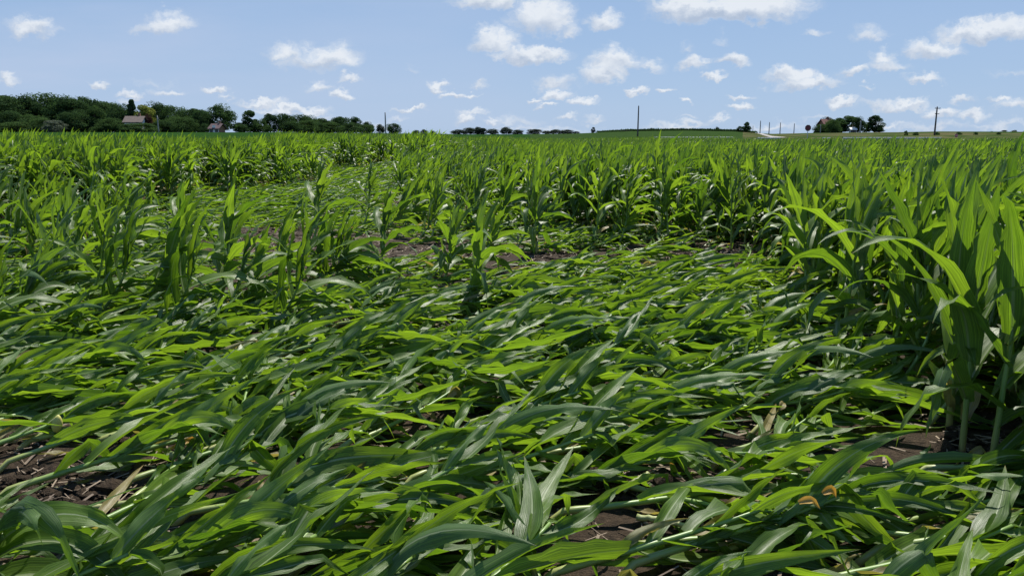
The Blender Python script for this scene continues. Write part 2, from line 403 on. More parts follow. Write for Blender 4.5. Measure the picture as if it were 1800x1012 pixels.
def leaf_geo(p0, d0, n0, L, W, r, grav=2.0, comb=None, comb_rate=0.0, twist=0.0, ruffle=0.012, fold=0.5, kink=None, seg=13, base_w=0.6, floor=0.015, light=False):
    """one corn blade: a keeled ribbon with wavy margins, arching under its own weight"""
    ds = L / seg; p = np.array(p0, float); d = nrm(np.array(d0, float)); n = np.array(n0, float); n = nrm(n - d * n.dot(d))
    P, Ns, S = [], [], []
    for i in range(seg + 1):
        t = i / seg
        P.append(p.copy()); s = np.cross(d, n); Ns.append(n.copy()); S.append(s)
        nd = d + np.array([0, 0, -1.0]) * grav * ds * (0.25 + 1.1 * t)
        if comb is not None: nd = nd + (comb - d) * comb_rate * ds
        if kink is not None and abs(t - kink) < 0.5 / seg: nd = nd + np.array([r.normal(0, .3), r.normal(0, .3), -1.6])
        nd = nrm(nd)
        if p[2] + nd[2] * ds < floor: nd[2] = max(nd[2], (floor - p[2]) / ds * 0.6); nd = nrm(nd)
        p = p + nd * ds; d = nd
        n = nrm(n - d * n.dot(d))
        if twist: 
            s2 = np.cross(d, n); a = twist * ds; n = nrm(n * math.cos(a) + s2 * math.sin(a))
    P, Ns, S = map(np.array, (P, Ns, S))
    t = np.linspace(0, 1, seg + 1)
    prof = np.where(t < 0.32, base_w + (1 - base_w) * np.sin(np.clip(t / 0.32, 0, 1) * np.pi / 2), np.clip(1 - (np.clip(t - 0.32, 0, 1) / 0.68) ** 1.25, 0, 1))
    prof = np.maximum(prof, 0.012); hw = W / 2 * prof
    fo = fold * (1 - 0.55 * t)
    env = np.sin(np.pi * np.clip(t * 1.05, 0, 1)) ** 0.6
    xs = (-1, 0, 1) if light else (-1, -0.5, 0, 0.5, 1)
    V = np.zeros((seg + 1, len(xs), 3)); U = np.zeros((seg + 1, len(xs), 2))
    ph = r.uniform(0, 6.28, 2); fr = r.uniform(2.3, 4.6, 2) * (L / 0.7)
    for k, a in enumerate(xs):
        side = 0 if a < 0 else 1
        wave = np.sin(2 * np.pi * fr[side] * t + ph[side]) + 0.5 * np.sin(2 * np.pi * fr[side] * 1.9 * t + 2 * ph[side])
        off = hw * abs(a) * np.sin(fo) + ruffle * wave * env * abs(a) ** 2.2
        V[:, k] = P + S * (hw * a * np.cos(fo))[:, None] + Ns * off[:, None]
        U[:, k, 0] = 0.5 + 0.5 * a; U[:, k, 1] = t
    V[:, :, 2] = np.maximum(V[:, :, 2], floor * 0.6)
    m = len(xs)
    i = np.arange(seg)[:, None] * m; j = np.arange(m - 1)[None, :]
    F = np.stack([i + j, i + j + 1, i + m + j + 1, i + m + j], -1).reshape(-1, 4)
    return V.reshape(-1, 3), F, U.reshape(-1, 2)

def stalk_geo(path, r0, r1, seg=7):
    g = Geo(); n = len(path); s = np.linspace(0, 1, n)
    rad = r0 + (r1 - r0) * s
    rad = rad * (1 + 0.10 * (np.arange(n) % 3 == 0))
    g.tube(path, rad, seg); return np.concatenate(g.v), g.f, np.concatenate(g.u)

def stalk_path(kind, r):
    n = 19; s = np.linspace(0, 1, n)
    if kind == 'standing':
        L = r.uniform(0.72, 0.98); el = np.full(n, R(90)) - R(r.uniform(0, 7)) ; az = r.uniform(0, 6.28)
    elif kind == 'broad':
        L = r.uniform(0.82, 0.95); el = R(86) + 0 * s; az = 0.4
    elif kind == 'hanging':
        L = 0.42; el = R(60) + 0 * s; az = 0.2
    elif kind == 'leaning':
        L = r.uniform(0.52, 0.82); el = R(r.uniform(30, 68)) + (R(r.uniform(76, 90)) - R(48)) * s ** 1.2; el = np.minimum(el, R(88)); az = r.normal(0, 0.25)
    else:
        L = r.uniform(0.72, 1.0); e0 = R(r.uniform(2, 11)); el = e0 + R(r.uniform(0, 20)) * np.clip((s - 0.45) / 0.55, 0, 1) ** 1.3 ; az = 0.0
        el[:2] = R(40)
    bend = r.normal(0, 0.25) * s + r.normal(0, 0.06) if kind != 'standing' else 0 * s
    d = np.stack([np.cos(el) * np.cos(az + bend), np.cos(el) * np.sin(az + bend), np.sin(el)], 1)
    P = np.concatenate([[np.zeros(3)], np.cumsum(d[:-1] * L / (n - 1), 0)]); P[:, 2] += 0.0
    return P, d, L

def corn_plant(kind, seed, light=False, size=1.0):
    """-> [(part name, verts, faces, uvs)]"""
    r = np.random.default_rng(seed); P, T, L = stalk_path(kind, r); n = len(P)
    r0, r1 = (0.0165, 0.0065) 
    parts = []
    v, f, u = stalk_geo(P, r0, r1, 4 if light else 7); parts.append(('stalk', v, f, u))
    nl = {'standing': r.integers(10, 13), 'leaning': r.integers(11, 14), 'hanging': 8, 'broad': 9, 'lodged': r.integers(11, 14)}[kind]
    if light: nl = max(9, nl - 1)
    phi0 = r.uniform(0, 6.28)
    if kind == 'broad': phi0 = r.normal(0, 0.3)
    if kind == 'standing': phi0 = r.choice([0, 1]) * np.pi + r.normal(0, 0.9)
    seg = 6 if light else 13
    for i in range(nl):
        q = i / (nl - 1)
        s = ((0.24 + 0.76 * q ** 0.9) if kind in ('lodged', 'broad') else (0.10 + 0.90 * q ** 0.85)); k = min(n - 1, int(round(s * (n - 1))))
        p, t = P[k], T[k]
        ref = np.array([0, 0, 1.0]) if abs(t[2]) < 0.85 else np.array([1.0, 0, 0])
        b1 = nrm(ref - t * t.dot(ref)); b2 = np.cross(t, b1)
        phi = phi0 + np.pi * i + r.normal(0, 0.35)
        a = b1 * math.cos(phi) + b2 * math.sin(phi)
        prof = 0.62 + 0.55 * math.sin(np.pi * min(1, 0.15 + 0.8 * q)) 
        LL = r.uniform(0.52, 0.72) * prof; W = r.uniform(0.068, 0.096) * (0.7 + 0.5 * math.sin(np.pi * (0.15 + 0.75 * q)))
        dry = q < 0.12 and r.random() < 0.45
        if dry: LL *= 0.7; W *= 0.6
        if kind == 'lodged': sv = r.uniform(0.6, 1.22); LL *= sv; W *= 0.36 + 0.5 * sv
        kink = r.uniform(0.3, 0.75) if r.random() < (0.28 if kind == 'lodged' else 0.16) else None
        if kind == 'lodged':
            th = R(r.uniform(14, 50)); d0 = t * math.cos(th) + a * math.sin(th)
            n0 = t * math.sin(th) - a * math.cos(th)
            n0 = nrm(n0 * 0.7 + np.array([r.normal(0, .5), r.normal(-0.12, .5), 0.9]))
            el = R(r.uniform(-8, 20) + (r.uniform(2, 24) if q > 0.7 else 0)); hz = r.normal(0, 0.52)
            comb = np.array([math.cos(el) * math.cos(hz), math.cos(el) * math.sin(hz), math.sin(el)])
            hang = r.random() < 0.20
            geo = leaf_geo(p, d0, n0, LL * (0.85 if hang else 1), W, r, grav=r.uniform(4, 8) if hang else r.uniform(0.5, 2.6), comb=comb, comb_rate=1.0 if hang else r.uniform(2.0, 6), twist=r.normal(0, 1.4), ruffle=r.uniform(0.006, 0.020), fold=r.uniform(0.15, 0.95), kink=kink, seg=seg, light=light)
        else:
            th0 = 52 - 42 * q if kind != 'leaning' else 62 - 50 * q
            th = R(max(5, r.normal(th0, 7))); d0 = t * math.cos(th) + a * math.sin(th); n0 = t * math.sin(th) - a * math.cos(th)
            g = (7.0 - 6.0 * q) * r.uniform(0.6, 1.35)
            if kind == 'leaning': W *= r.uniform(0.85, 1.1)
            if q > 0.8: g *= 0.75
            W *= 1.18; g *= 1.2 if light else 1.0
            comb = np.array([0.9, 0.1, 0.25]) if kind != 'leaning' else np.array([0.85, r.normal(0, .4), 0.15 + 0.5 * q]); cr = 0.1 if kind == 'broad' else 0.8 if kind == 'standing' else 1.1
            if kind == 'broad': W *= 1.35; LL *= 1.12; g *= 0.8
            if kind == 'hanging': g = r.uniform(4.5, 7.5); comb = np.array([1.0, r.normal(-.1, .3), 0.1]); cr = 2.2; W *= 1.1
            geo = leaf_geo(p, d0, n0, LL * (1.06 if q > .5 else .95), W, r, grav=g, comb=comb, comb_rate=cr * r.uniform(0.4, 1.4), twist=r.normal(0, 1.0), ruffle=r.uniform(0.008, 0.020), fold=r.uniform(0.25, 0.7), kink=kink if q < 0.85 else None, seg=seg, light=light)
        parts.append(('dry_leaf' if dry else 'leaf',) + geo)
    return parts

# prototypes ------------------------------------------------------
N_LODGED, N_STAND, N_LEAN = 30, 16, 14
PROTO = {'lodged': [corn_plant('lodged', 100 + i) for i in range(N_LODGED)],
         'standing': [corn_plant('standing', 300 + i) for i in range(N_STAND)],
         'broad': [corn_plant('broad', 950 + i) for i in range(4)],
         'hanging': [corn_plant('hanging', 905)],
         'leaning': [corn_plant('leaning', 500 + i) for i in range(N_LEAN)]}
LIGHT = [corn_plant('standing', 700 + i, light=True) for i in range(8)]

# where the corn stands and where it lies (photo pixels of the ground point)
BX = [-900, 0, 200, 400, 600, 700, 790, 840, 862, 885, 1000, 1180, 1330, 1400, 1480, 1600, 1690, 1800, 2300]
BY = [530, 394, 362, 332, 300, 288, 278, 276, 305, 388, 407, 415, 444, 522, 606, 712, 790, 860, 1180]
BARE = [(650, 445, 140, 30), (520, 422, 85, 20), (470, 500, 45, 30), (830, 440, 70, 14), (980, 460, 60, 14), (1245, 455, 60, 22), (115, 862, 88, 40), (20, 772, 66, 22),
        (1105, 850, 72, 24), (1180, 893, 46, 14), (290, 790, 70, 30), (860, 690, 40, 18), (560, 660, 0, 0), (960, 580, 35, 14), (520, 590, 40, 16), (705, 365, 40, 14), (1000, 385, 0, 0), (640, 570, 40, 10), (1760, 780, 90, 40), (480, 890, 35, 18)]

def standing_at(sx, sy): return sy < np.interp(sx, BX, BY)
def bare_at(sx, sy):
    for cx, cy, rx, ry in BARE:
        if rx and ((sx - cx) / rx) ** 2 + ((sy - cy) / ry) ** 2 < 1: return True
    return False

def scatter():
    """jittered planting positions: list of (kind, x, y, distance)"""
    pts = []
    cell = 0.36
    ymax = 110
    y = 0.6
    while y < ymax:
        c = 0.315 if y < 9 else 0.33 if y < 26 else (0.34 if y < 60 else 0.48)
        half = y * 0.69 + 3.0
        xs = np.arange(-half - 0.8, half, c)
        for x0 in xs:
            x = x0 + rng.uniform(-.5, .5) * c; yy = y + rng.uniform(-.5, .5) * c
            if math.hypot(x, yy) < 1.9 and not (x > 0.9): continue
            pp = to_px(x, yy, 0)
            if pp is None: continue
            sx, sy = pp
            if sx > 2350 or sx < -1700: continue
            if sx > 1290 and yy > 88: continue
            if yy > 62 and sx < 500 + (yy - 62) * 1.5: continue
            wob = 14 * math.sin(sx * 0.021 + 1) + 9 * math.sin(sx * 0.057)
            kind = 'standing' if standing_at(sx, sy + wob * min(1, sy / 420) + rng.normal(0, 0.02 * sy)) else 'lodged'
            near_edge = standing_at(sx, sy - 0.055 * sy) and not standing_at(sx, sy + 0.05 * sy)
            if near_edge and sx > 800 and (sy < 455 or sx > 1400) and rng.random() < 0.40: kind = 'leaning'
            if kind == 'standing' and yy < 8 and yy > 1.0 and sx < 1640 and rng.random() < 0.35: kind = 'leaning'
            pts.append((kind, x, yy, math.hypot(x, yy), sx, sy))
            if kind == 'standing' and 3 < yy < 45 and rng.random() < (0.8 if sx < 850 else 0.2):
                a, b = rng.uniform(-.2, .2, 2); pts.append((kind, x + a, yy + b, math.hypot(x + a, yy + b), sx, sy))
        y += c
    return pts

# single half-risen plants seen one by one: photo px of base, height factor, lean, label
SINGLES = [
    (222, 560, 1.25, 'leaning', "broad half-risen corn plant with a fan of glowing leaves, before the flattened mat"),
    (378, 545, 1.25, 'leaning', "tall half-risen corn plant with a spiky whorl, beside the fan-leaved plant"),
    (452, 520, 1.0, 'leaning', "slim half-risen corn plant with one upright blade at the edge of the bare soil"),
    (540, 445, 1.35, 'leaning', "dark tall half-risen corn plant with a pointed whorl behind the bare soil strip"),
    (568, 520, 1.05, 'leaning', "bright yellow-green half-risen corn plant standing alone in bare brown soil"),
    (655, 492, 1.1, 'leaning', "half-risen corn plant leaning right with a dark stem over bare soil"),
    (770, 490, 1.0, 'leaning', "narrow half-risen corn plant leaning right, last before the middle mat"),
    (636, 402, 1.2, 'leaning', "half-risen corn plant with arching leaves at the far side of the bare strip"),
    (706, 400, 1.1, 'leaning', "small half-risen corn plant behind the bare soil strip, beside the arching one"),
    (943, 447, 1.15, 'standing', "lone upright corn plant with a bare stem foot in front of the standing rows"),
    (1085, 432, 1.0, 'leaning', "short bent corn plant at the foot of the standing rows, beside the lone upright"),
    (1150, 412, 1.45, 'standing', "tall corn plant with a long column of leaves at the edge of the standing rows"),
    (1065, 400, 1.45, 'standing', "tall fountain-shaped corn plant at the edge of the standing rows"),
    (1285, 440, 1.15, 'standing', "thin upright corn plant with pale leaves in front of the dark gap"),
    (850, 405, 1.2, 'leaning', "bushy half-risen corn plant leaning right at the end of the standing rows"),
    (300, 455, 1.1, 'leaning', "half-risen corn plant with drooping lower leaves behind the first fan-leaved plant"),
    (130, 500, 0.95, 'leaning', "low half-risen corn plant by the left mat with blades swept right"),
    (1480, 612, 1.12, 'broad', "upright corn plant with one broad glowing blade at the corner of the standing block"),
    (1430, 545, 1.15, 'standing', "upright corn plant with narrow bright blades at the edge of the standing block"),
    (1690, 800, 1.04, 'broad', "tall corn plant with bare jointed stem, first at the shaded edge of the standing block"),
    (1742, 822, 1.04, 'broad', "tall corn plant with broad arching top leaf, nearest of the standing block"),
    (-70, 1090, 1.0, 'hanging', "corn plant with long hanging leaves over dark soil, lowest left corner"),
]

pts = scatter()
mids = []
keep = []
single_xy = [ground_at(a, b) for a, b, *_ in SINGLES]
for kind, x, y, d, sx, sy in pts:
    if kind == 'lodged':
        ang = 0.34 - 0.62 * (x / max(y, 1)) * min(1, max(0, (8 - d) / 4)) + 0.2 * math.sin(x * 0.5 + 1.3) * math.cos(y * 0.4) + rng.normal(0, 0.30) + (rng.uniform(-1.1, 1.1) if rng.random() < 0.14 else 0)
        mx, my = x + 0.55 * math.cos(ang), y + 0.55 * math.sin(ang)
        ok = True
        for s in (0.1, 0.55, 1.0, 1.35):
            q = to_px(x + s * math.cos(ang), y + s * math.sin(ang), 0)
            if q and bare_at(*q): ok = False
        if not ok and rng.random() < 0.93: continue
        q = to_px(x + 1.0 * math.cos(ang), y + 1.0 * math.sin(ang), 0)
        if q and q[0] > 1480 and standing_at(q[0] - 30, q[1]) and rng.random() < 0.6: continue
        # thinner in the half-risen belt around the bare strip
        if 380 < sy < 540 and sx < 950 - (sy - 380) * 1.2 and rng.random() < 0.28: continue
        fill = 0.0
        if 690 < sx < 1010 and 285 < sy < 408: fill = 0.38
        elif sx < 520 and 425 < sy < 640: fill = 0.18
        elif sx < 900 and 395 < sy < 530: fill = 0.10
        elif 420 < sy < 720 and sx < 900: fill = 0.02
        if rng.random() < fill: kind = 'leaning'
        rz = ang
    else:
        if bare_at(sx, sy) and sy > 420: continue
        rz = rng.uniform(-0.9, 0.9) if kind == 'standing' else rng.normal(0.1, 0.3)
        mx, my = x, y
    if min(((x - a) ** 2 + (y - b) ** 2) for a, b in single_xy) < 0.05: continue
    sc = rng.uniform(0.9, 1.12)
    if kind == 'standing':
        sc *= 1.0 + 0.10 * math.sin(x * 0.23 + 2) * math.sin(y * 0.19)
        if 480 < sx < 790 and y > 28: sc *= 1.14
        if sx > 1300 and y < 9: sc *= 1.04
        if sx < 800: sc *= 1.09 if y < 28 else 1.02
        elif y > 22: sc *= 0.95
        if sx > 900 and y > 30: sc *= 0.90
    elif kind == 'lodged' and 380 < sy < 560 and sx < 1000: sc *= 0.85
    keep.append((kind, x, y, math.hypot(mx, my), rz, sc, mx, my))

# the 300 that show largest become things of their own
def in_view(k):
    q = to_px(k[6], k[7], 0.25)
    if q is None: return False
    m = 0.45 * FPX / max(k[3], 0.5)
    return -m < q[0] < 1800 + m * 0.6 and q[1] < 1012 + m * 0.8
vis = sorted([k for k in keep if in_view(k)], key=lambda k: k[3])
N_THINGS = 300 - len(SINGLES)
things = vis[:N_THINGS]; tset = set(id(k) for k in things)
rest = [k for k in keep if id(k) not in tset]
# ------------------------------------------------------------------ corn plants as things
PART_MESH = {}
def part_meshes(kind, i):
    if (kind, i) not in PART_MESH:
        out = []
        for (nm, v, f, u) in PROTO[kind][i]:
            out.append((nm, mesh_np("corn_" + nm, v, f, u, [{'leaf': MAT_LEAF, 'dry_leaf': MAT_LEAF_OLD, 'stalk': MAT_STALK}[nm]])))
        PART_MESH[(kind, i)] = out
    return PART_MESH[(kind, i)]

ROOTS = {}
def place_plant(kind, i, x, y, rz, sc, label, group):
    """the first of a variant is built, later ones are copies of it and its parts"""
    z = float(terrain_z(x, y)) - 0.01
    if (kind, i) not in ROOTS:
        root = empty("corn_plant", (x, y, z), rz, sc)
        for nm, me in part_meshes(kind, i): link(nm, me, root)
        ROOTS[(kind, i)] = root
    else:
        src = ROOTS[(kind, i)]; root = src.copy(); COL.objects.link(root)
        root.location = (x, y, z); root.rotation_euler = (0, 0, rz); root.scale = (sc,) * 3
        for ch in src.children:
            c = ch.copy(); COL.objects.link(c); c.parent = root
    for key in ('label', 'category', 'group'):
        if key in root: del root[key]
    tag(root, label, 'corn plant', group)
    return root

pick = {'lodged': 0, 'standing': 0, 'leaning': 0, 'hanging': 0, 'broad': 0}
def next_variant(kind):
    pick[kind] += 1
    n = len(PROTO[kind]); return (pick[kind] * 7 + (pick[kind] // n) * 3) % n

for (bx, by, h, kind, label) in SINGLES:
    x, y = ground_at(bx, by)
    place_plant(kind, next_variant(kind), x, y, rng.normal(0.1, 0.3), h * {'standing': 0.84, 'broad': 1.0}.get(kind, 0.95), label, "corn plants seen one by one")

def zone_label(k):
    kind, x, y, d = k[0], k[1], k[2], k[3]
    q = to_px(k[6], k[7], 0.15); sx = q[0]
    col = "left" if sx < 600 else ("middle" if sx < 1200 else "right")
    if kind == 'lodged':
        row = "nearest belt of the flattened mat" if d < 3.8 else ("middle belt of the flattened mat" if d < 5.2 else "far belt of the flattened mat")
        return f"wind-flattened green corn plant in the {row}, {col} third", f"flattened corn plants, {row}, {col} third"
    if kind == 'standing':
        row = "nearest corner" if d < 5.5 else "inner part"
        return f"upright corn plant in the {row} of the standing block, {col} side", f"standing corn plants, {row}, {col}"
    row = "shaded fringe of the standing block" if sx > 1200 else "edge of the left mat"
    return f"half-risen bent corn plant in the {row}", f"half-risen corn plants, {row}"
for k in things:
    lab, grp = zone_label(k)
    place_plant(k[0], next_variant(k[0]), k[1], k[2], k[4], k[5], lab, grp)

# ------------------------------------------------------------------ the rest of the crop as one object
def crop_object():
    protos = []
    for kind in ('lodged', 'standing', 'leaning'):
        protos += [(kind, p) for p in PROTO[kind]]
    first = {'lodged': 0, 'standing': N_LODGED, 'leaning': N_LODGED + N_STAND}
    count = {'lodged': N_LODGED, 'standing': N_STAND, 'leaning': N_LEAN}
    nheavy = len(protos)
    protos += [('light', p) for p in LIGHT]
    V, F, U, MI, PR = [], [], [], [], []; n = 0
    for i, (kind, parts) in enumerate(protos):
        for nm, v, f, u in parts:
            V.append(v); U.append(u); F += [tuple(int(a) + n for a in q) for q in f]
            MI += [{'leaf': 0, 'stalk': 1, 'dry_leaf': 2}[nm]] * len(f); PR.append(np.full(len(v), i)); n += len(v)
    S = np.array([(k[1], k[2], float(terrain_z(k[1], k[2])) - 0.01) for k in rest])
    pk = []; rot = []; scl = []
    for k in rest:
        if k[0] == 'standing' and k[3] > 46: pk.append(nheavy + rng.integers(len(LIGHT)))
        else: pk.append(first[k[0]] + rng.integers(count[k[0]]))
        rot.append((rng.normal(0, .05), rng.normal(0, .05), k[4])); s = k[5]; scl.append((s, s, s * (np.interp(k[3], (8, 11, 14), (1, 0.84, 0.64)) * rng.uniform(0.75, 1.15) if k[0] == 'lodged' else 1)))
    np_ = len(protos)
    verts = np.concatenate(V + [S]); uv = np.concatenate(U + [np.zeros((len(S), 2))])
    me = mesh_np("corn_crop", verts, F, uv, [MAT_LEAF, MAT_STALK, MAT_LEAF_OLD], MI)
    a = me.attributes.new("proto", 'INT', 'POINT'); a.data.foreach_set("value", np.concatenate(PR + [np.full(len(S), -1)]).astype(np.int32))
    a = me.attributes.new("variety", 'INT', 'POINT'); a.data.foreach_set("value", np.concatenate([np.full(n, -1), np.array(pk)]).astype(np.int32))
    a = me.attributes.new("turn", 'FLOAT_VECTOR', 'POINT'); a.data.foreach_set("vector", np.concatenate([np.zeros((n, 3)), np.array(rot)]).astype(np.float32).ravel())
    a = me.attributes.new("size", 'FLOAT_VECTOR', 'POINT'); a.data.foreach_set("vector", np.concatenate([np.ones((n, 3)), np.array(scl)]).astype(np.float32).ravel())
    ng = bpy.data.node_groups.new("corn_crop", 'GeometryNodeTree')
    ng.interface.new_socket("Geometry", in_out='INPUT', socket_type='NodeSocketGeometry')
    ng.interface.new_socket("Geometry", in_out='OUTPUT', socket_type='NodeSocketGeometry')
    N = ng.nodes; L = ng.links; gi = N.new('NodeGroupInput'); go = N.new('NodeGroupOutput'); join = N.new('GeometryNodeJoinGeometry')
    def attr(name, dt):
        x = N.new('GeometryNodeInputNamedAttribute'); x.data_type = dt; x.inputs['Name'].default_value = name; return x.outputs['Attribute']
    pr, va, tu, si = attr("proto", 'INT'), attr("variety", 'INT'), attr("turn", 'FLOAT_VECTOR'), attr("size", 'FLOAT_VECTOR')
    def select(sock, i):
        c = N.new('FunctionNodeCompare'); c.data_type = 'INT'; c.operation = 'EQUAL'; L.new(sock, c.inputs[2]); c.inputs[3].default_value = i
        s = N.new('GeometryNodeSeparateGeometry'); s.domain = 'POINT'; L.new(gi.outputs[0], s.inputs[0]); L.new(c.outputs[0], s.inputs[1]); return s.outputs[0]
    for i in range(np_):
        if i not in set(pk): continue
        g2i = N.new('GeometryNodeGeometryToInstance'); L.new(select(pr, i), g2i.inputs[0])
        iop = N.new('GeometryNodeInstanceOnPoints'); L.new(select(va, i), iop.inputs['Points']); L.new(g2i.outputs[0], iop.inputs['Instance'])
        L.new(tu, iop.inputs['Rotation']); L.new(si, iop.inputs['Scale']); L.new(iop.outputs[0], join.inputs[0])
    L.new(join.outputs[0], go.inputs[0])
    o = link("corn_crop", me); mod = o.modifiers.new("crop", 'NODES'); mod.node_group = ng
    tag(o, "green corn crop filling the field behind the nearest plants", kind='stuff')
    print("CROP", len(rest), "things", len(things))
crop_object()

# ------------------------------------------------------------------ soil litter
def residue():
    r = np.random.default_rng(5); V, F, U = [], [], []; n = 0
    spots = [b for b in BARE if b[2]]
    def one(x, y, L, w, z0):
        nonlocal n
        a = r.uniform(0, 6.28); b = r.normal(0, 0.25); c, s = math.cos(a), math.sin(a)
        dx, dy = c * L / 2, s * L / 2; px, py = -s * w / 2, c * w / 2; dz = abs(b) * L / 2
        z = float(terrain_z(x, y)) + z0
        vv = [(x - dx - px, y - dy - py, z), (x + dx - px, y + dy - py, z + dz), (x + dx + px, y + dy + py, z + dz + w * .3), (x - dx + px, y - dy + py, z + w * .3)]
        V.extend(vv); F.append((n, n + 1, n + 2, n + 3)); n += 4
    for cx, cy, rx, ry in spots:
        gx, gy = ground_at(cx, cy); dd = math.hypot(gx, gy)
        area = (rx / FPX * dd) * (ry / FPX * dd / max(0.1, EYE / dd)) * 3.14
        for _ in range(int(min(900, 60 + area * 130))):
            t = r.uniform(0, 6.28); q = math.sqrt(r.random()) * 1.3
            x, y = ground_at(cx + rx * q * math.cos(t), cy + ry * q * math.sin(t))
            one(x, y, r.uniform(0.02, 0.16) * min(1, dd / 9 + .3), r.uniform(0.003, 0.012) * min(1, dd / 9 + .2), 0.010 + r.random() * 0.015)
    for _ in range(3500):
        y = r.uniform(2.0, 14); x = r.uniform(-0.7, 0.7) * y; one(x, y, r.uniform(0.04, 0.2), r.uniform(0.004, 0.014), 0.012)
    m = plain_mat("dry_residue", c4(0.30, 0.235, 0.16), 0.85, 0.5, 3.0, c4(0.08, 0.055, 0.04))
    tag(link("crop_residue", mesh_np("crop_residue", V, F, None, [m])), "pale dry straw and stalk litter lying on the bare soil", kind='stuff')
residue()

def clods():
    r = np.random.default_rng(6)
    ico = np.array([(0,0,1),(.89,0,.45),(.28,.85,.45),(-.72,.53,.45),(-.72,-.53,.45),(.28,-.85,.45),(.72,.53,-.45),(-.28,.85,-.45),(-.89,0,-.45),(-.28,-.85,-.45),(.72,-.53,-.45),(0,0,-1)])
    fc = np.array([(0,1,2),(0,2,3),(0,3,4),(0,4,5),(0,5,1),(1,6,2),(2,7,3),(3,8,4),(4,9,5),(5,10,1),(6,7,2),(7,8,3),(8,9,4),(9,10,5),(10,6,1),(11,7,6),(11,8,7),(11,9,8),(11,10,9),(11,6,10)])
    V, F = [], []; n = 0
    for cx, cy, rx, ry in [b for b in BARE if b[2]]:
        gx, gy = ground_at(cx, cy); dd = math.hypot(gx, gy)
        for _ in range(170 if dd < 7 else 320):
            t = r.uniform(0, 6.28); q = math.sqrt(r.random()) * 1.25
            x, y = ground_at(cx + rx * q * math.cos(t), cy + ry * q * math.sin(t))
            s = r.gamma(2.0, 0.009) + 0.006
            V.append(ico * s * r.uniform(0.6, 1.25, (12, 1)) * np.array([r.uniform(.8, 1.3), r.uniform(.8, 1.3), r.uniform(.5, .9)]) + np.array([x, y, float(terrain_z(x, y)) + s * 0.2]))
            F.append(fc + n); n += 12
    tag(link("soil_clods", mesh_np("soil_clods", np.concatenate(V), np.concatenate(F), None, [M_SOIL], None, False)), "dark crumbled soil clods in the bare gaps", kind='stuff')
clods()

# ------------------------------------------------------------------ withered leaves lying on the mat
def withered(px, py, z, L, W, rz, label, kink=None):
    r = np.random.default_rng(int(px)); x, y = ground_at(px, py, z)
    d0 = np.array([1, 0, 0.25]); v, f, u = leaf_geo((0, 0, 0.0), d0, (0, -0.5, 1.0), L, W, r, grav=4.0, twist=6.0, ruffle=0.14 * W, fold=0.6, kink=kink, seg=12, floor=-1)
    o = link("withered_leaf", mesh_np("withered_leaf", v, f, u, [MAT_LEAF_DRY])); o.location = (x, y, z); o.rotation_euler = (0, 0, rz)
    tag(o, label, 'leaf', 'withered leaves on the mat')
withered(1404, 884, 0.33, 0.10, 0.034, 0.1, "orange withered leaf scrap on the flattened corn, lower of two", 0.5)
withered(1446, 868, 0.33, 0.10, 0.034, 0.5, "orange withered leaf scrap on the flattened corn, upper of two", 0.5)
withered(720, 515, 0.10, 0.3, 0.04, 0.2, "rust-brown shrivelled leaf on the soil before the middle mat", 0.4)
withered(1110, 815, 0.08, 0.22, 0.035, 0.0, "yellow shrivelled leaf lying in the dark soil gap near the bottom")
withered(300, 790, 0.10, 0.3, 0.03, 1.0, "yellow curled dead leaf standing in the dark gap under the left mat", 0.4)

# ------------------------------------------------------------------ broken stalks and a snapped shoot on the soil
M_PALE = plain_mat("pale_stalk", c4(0.36, 0.36, 0.15), 0.55, 0.3, 9.0, c4(0.18, 0.24, 0.07), 0.2)
M_HUSK = plain_mat("yellow_husk", c4(0.62, 0.52, 0.14), 0.55, 0.3, 14.0, c4(0.44, 0.46, 0.12), 0.3)
def broken_stalk(ax, ay, bx, by, za, zb, rad, label):
    a = np.array((*ground_at(ax, ay, za), za)); b = np.array((*ground_at(bx, by, zb), zb)); g = Geo(); r = np.random.default_rng(int(ax + by))
    n = 13; q = np.linspace(0, 1, n)[:, None]; P = (b - a) * q; P[:, 2] += 0.004 * np.sin(q[:, 0] * 4) ; P[1:-1] += r.normal(0, 0.002, (n - 2, 3))
    rr = np.linspace(rad * 1.1, rad * .85, n) * (1 + .14 * (np.arange(n) % 4 == 0)); g.tube(P, rr, 10)
    o = link("broken_stalk", g.mesh("broken_stalk", [M_PALE])); o.location = a; tag(o, label, "broken stalk")
broken_stalk(1095, 862, 1140, 830, 0.05, 0.10, 0.013, "thick split pale stalk stub leaning in the dark soil gap near the bottom")
broken_stalk(1160, 868, 1245, 866, 0.06, 0.08, 0.012, "pale green stalk lying level across the dark soil gap near the bottom")
broken_stalk(1120, 908, 1205, 922, 0.05, 0.06, 0.012, "short pale stalk piece lying below the split stub")
broken_stalk(85, 910, 240, 880, 0.04, 0.08, 0.014, "long yellowish stalk lying across the dark soil under the hanging leaves")
broken_stalk(300, 800, 420, 782, 0.06, 0.10, 0.017, "pale stalk lying in the small dark gap under the left mat")
broken_stalk(40, 775, 150, 745, 0.05, 0.09, 0.013, "thin yellow stalk lying beside the yellow snapped shoot")
def snapped_shoot():
    g = Geo(); t = np.linspace(0, 1, 9); P = np.stack([0.012 * t, 0 * t, 0.10 * t], 1); g.tube(P, 0.026 * np.sin(np.pi * (0.12 + 0.86 * t)) ** 0.7 + 0.001, 12)
    x, y = ground_at(98, 752, 0.10); o = link("snapped_shoot", g.mesh("snapped_shoot", [M_HUSK])); o.location = (x, y, 0.08); o.rotation_euler = (0.1, 0.15, 0)
    tag(o, "yellow bud-like snapped corn shoot sticking up from the dark soil by the left edge", "corn shoot")
snapped_shoot()

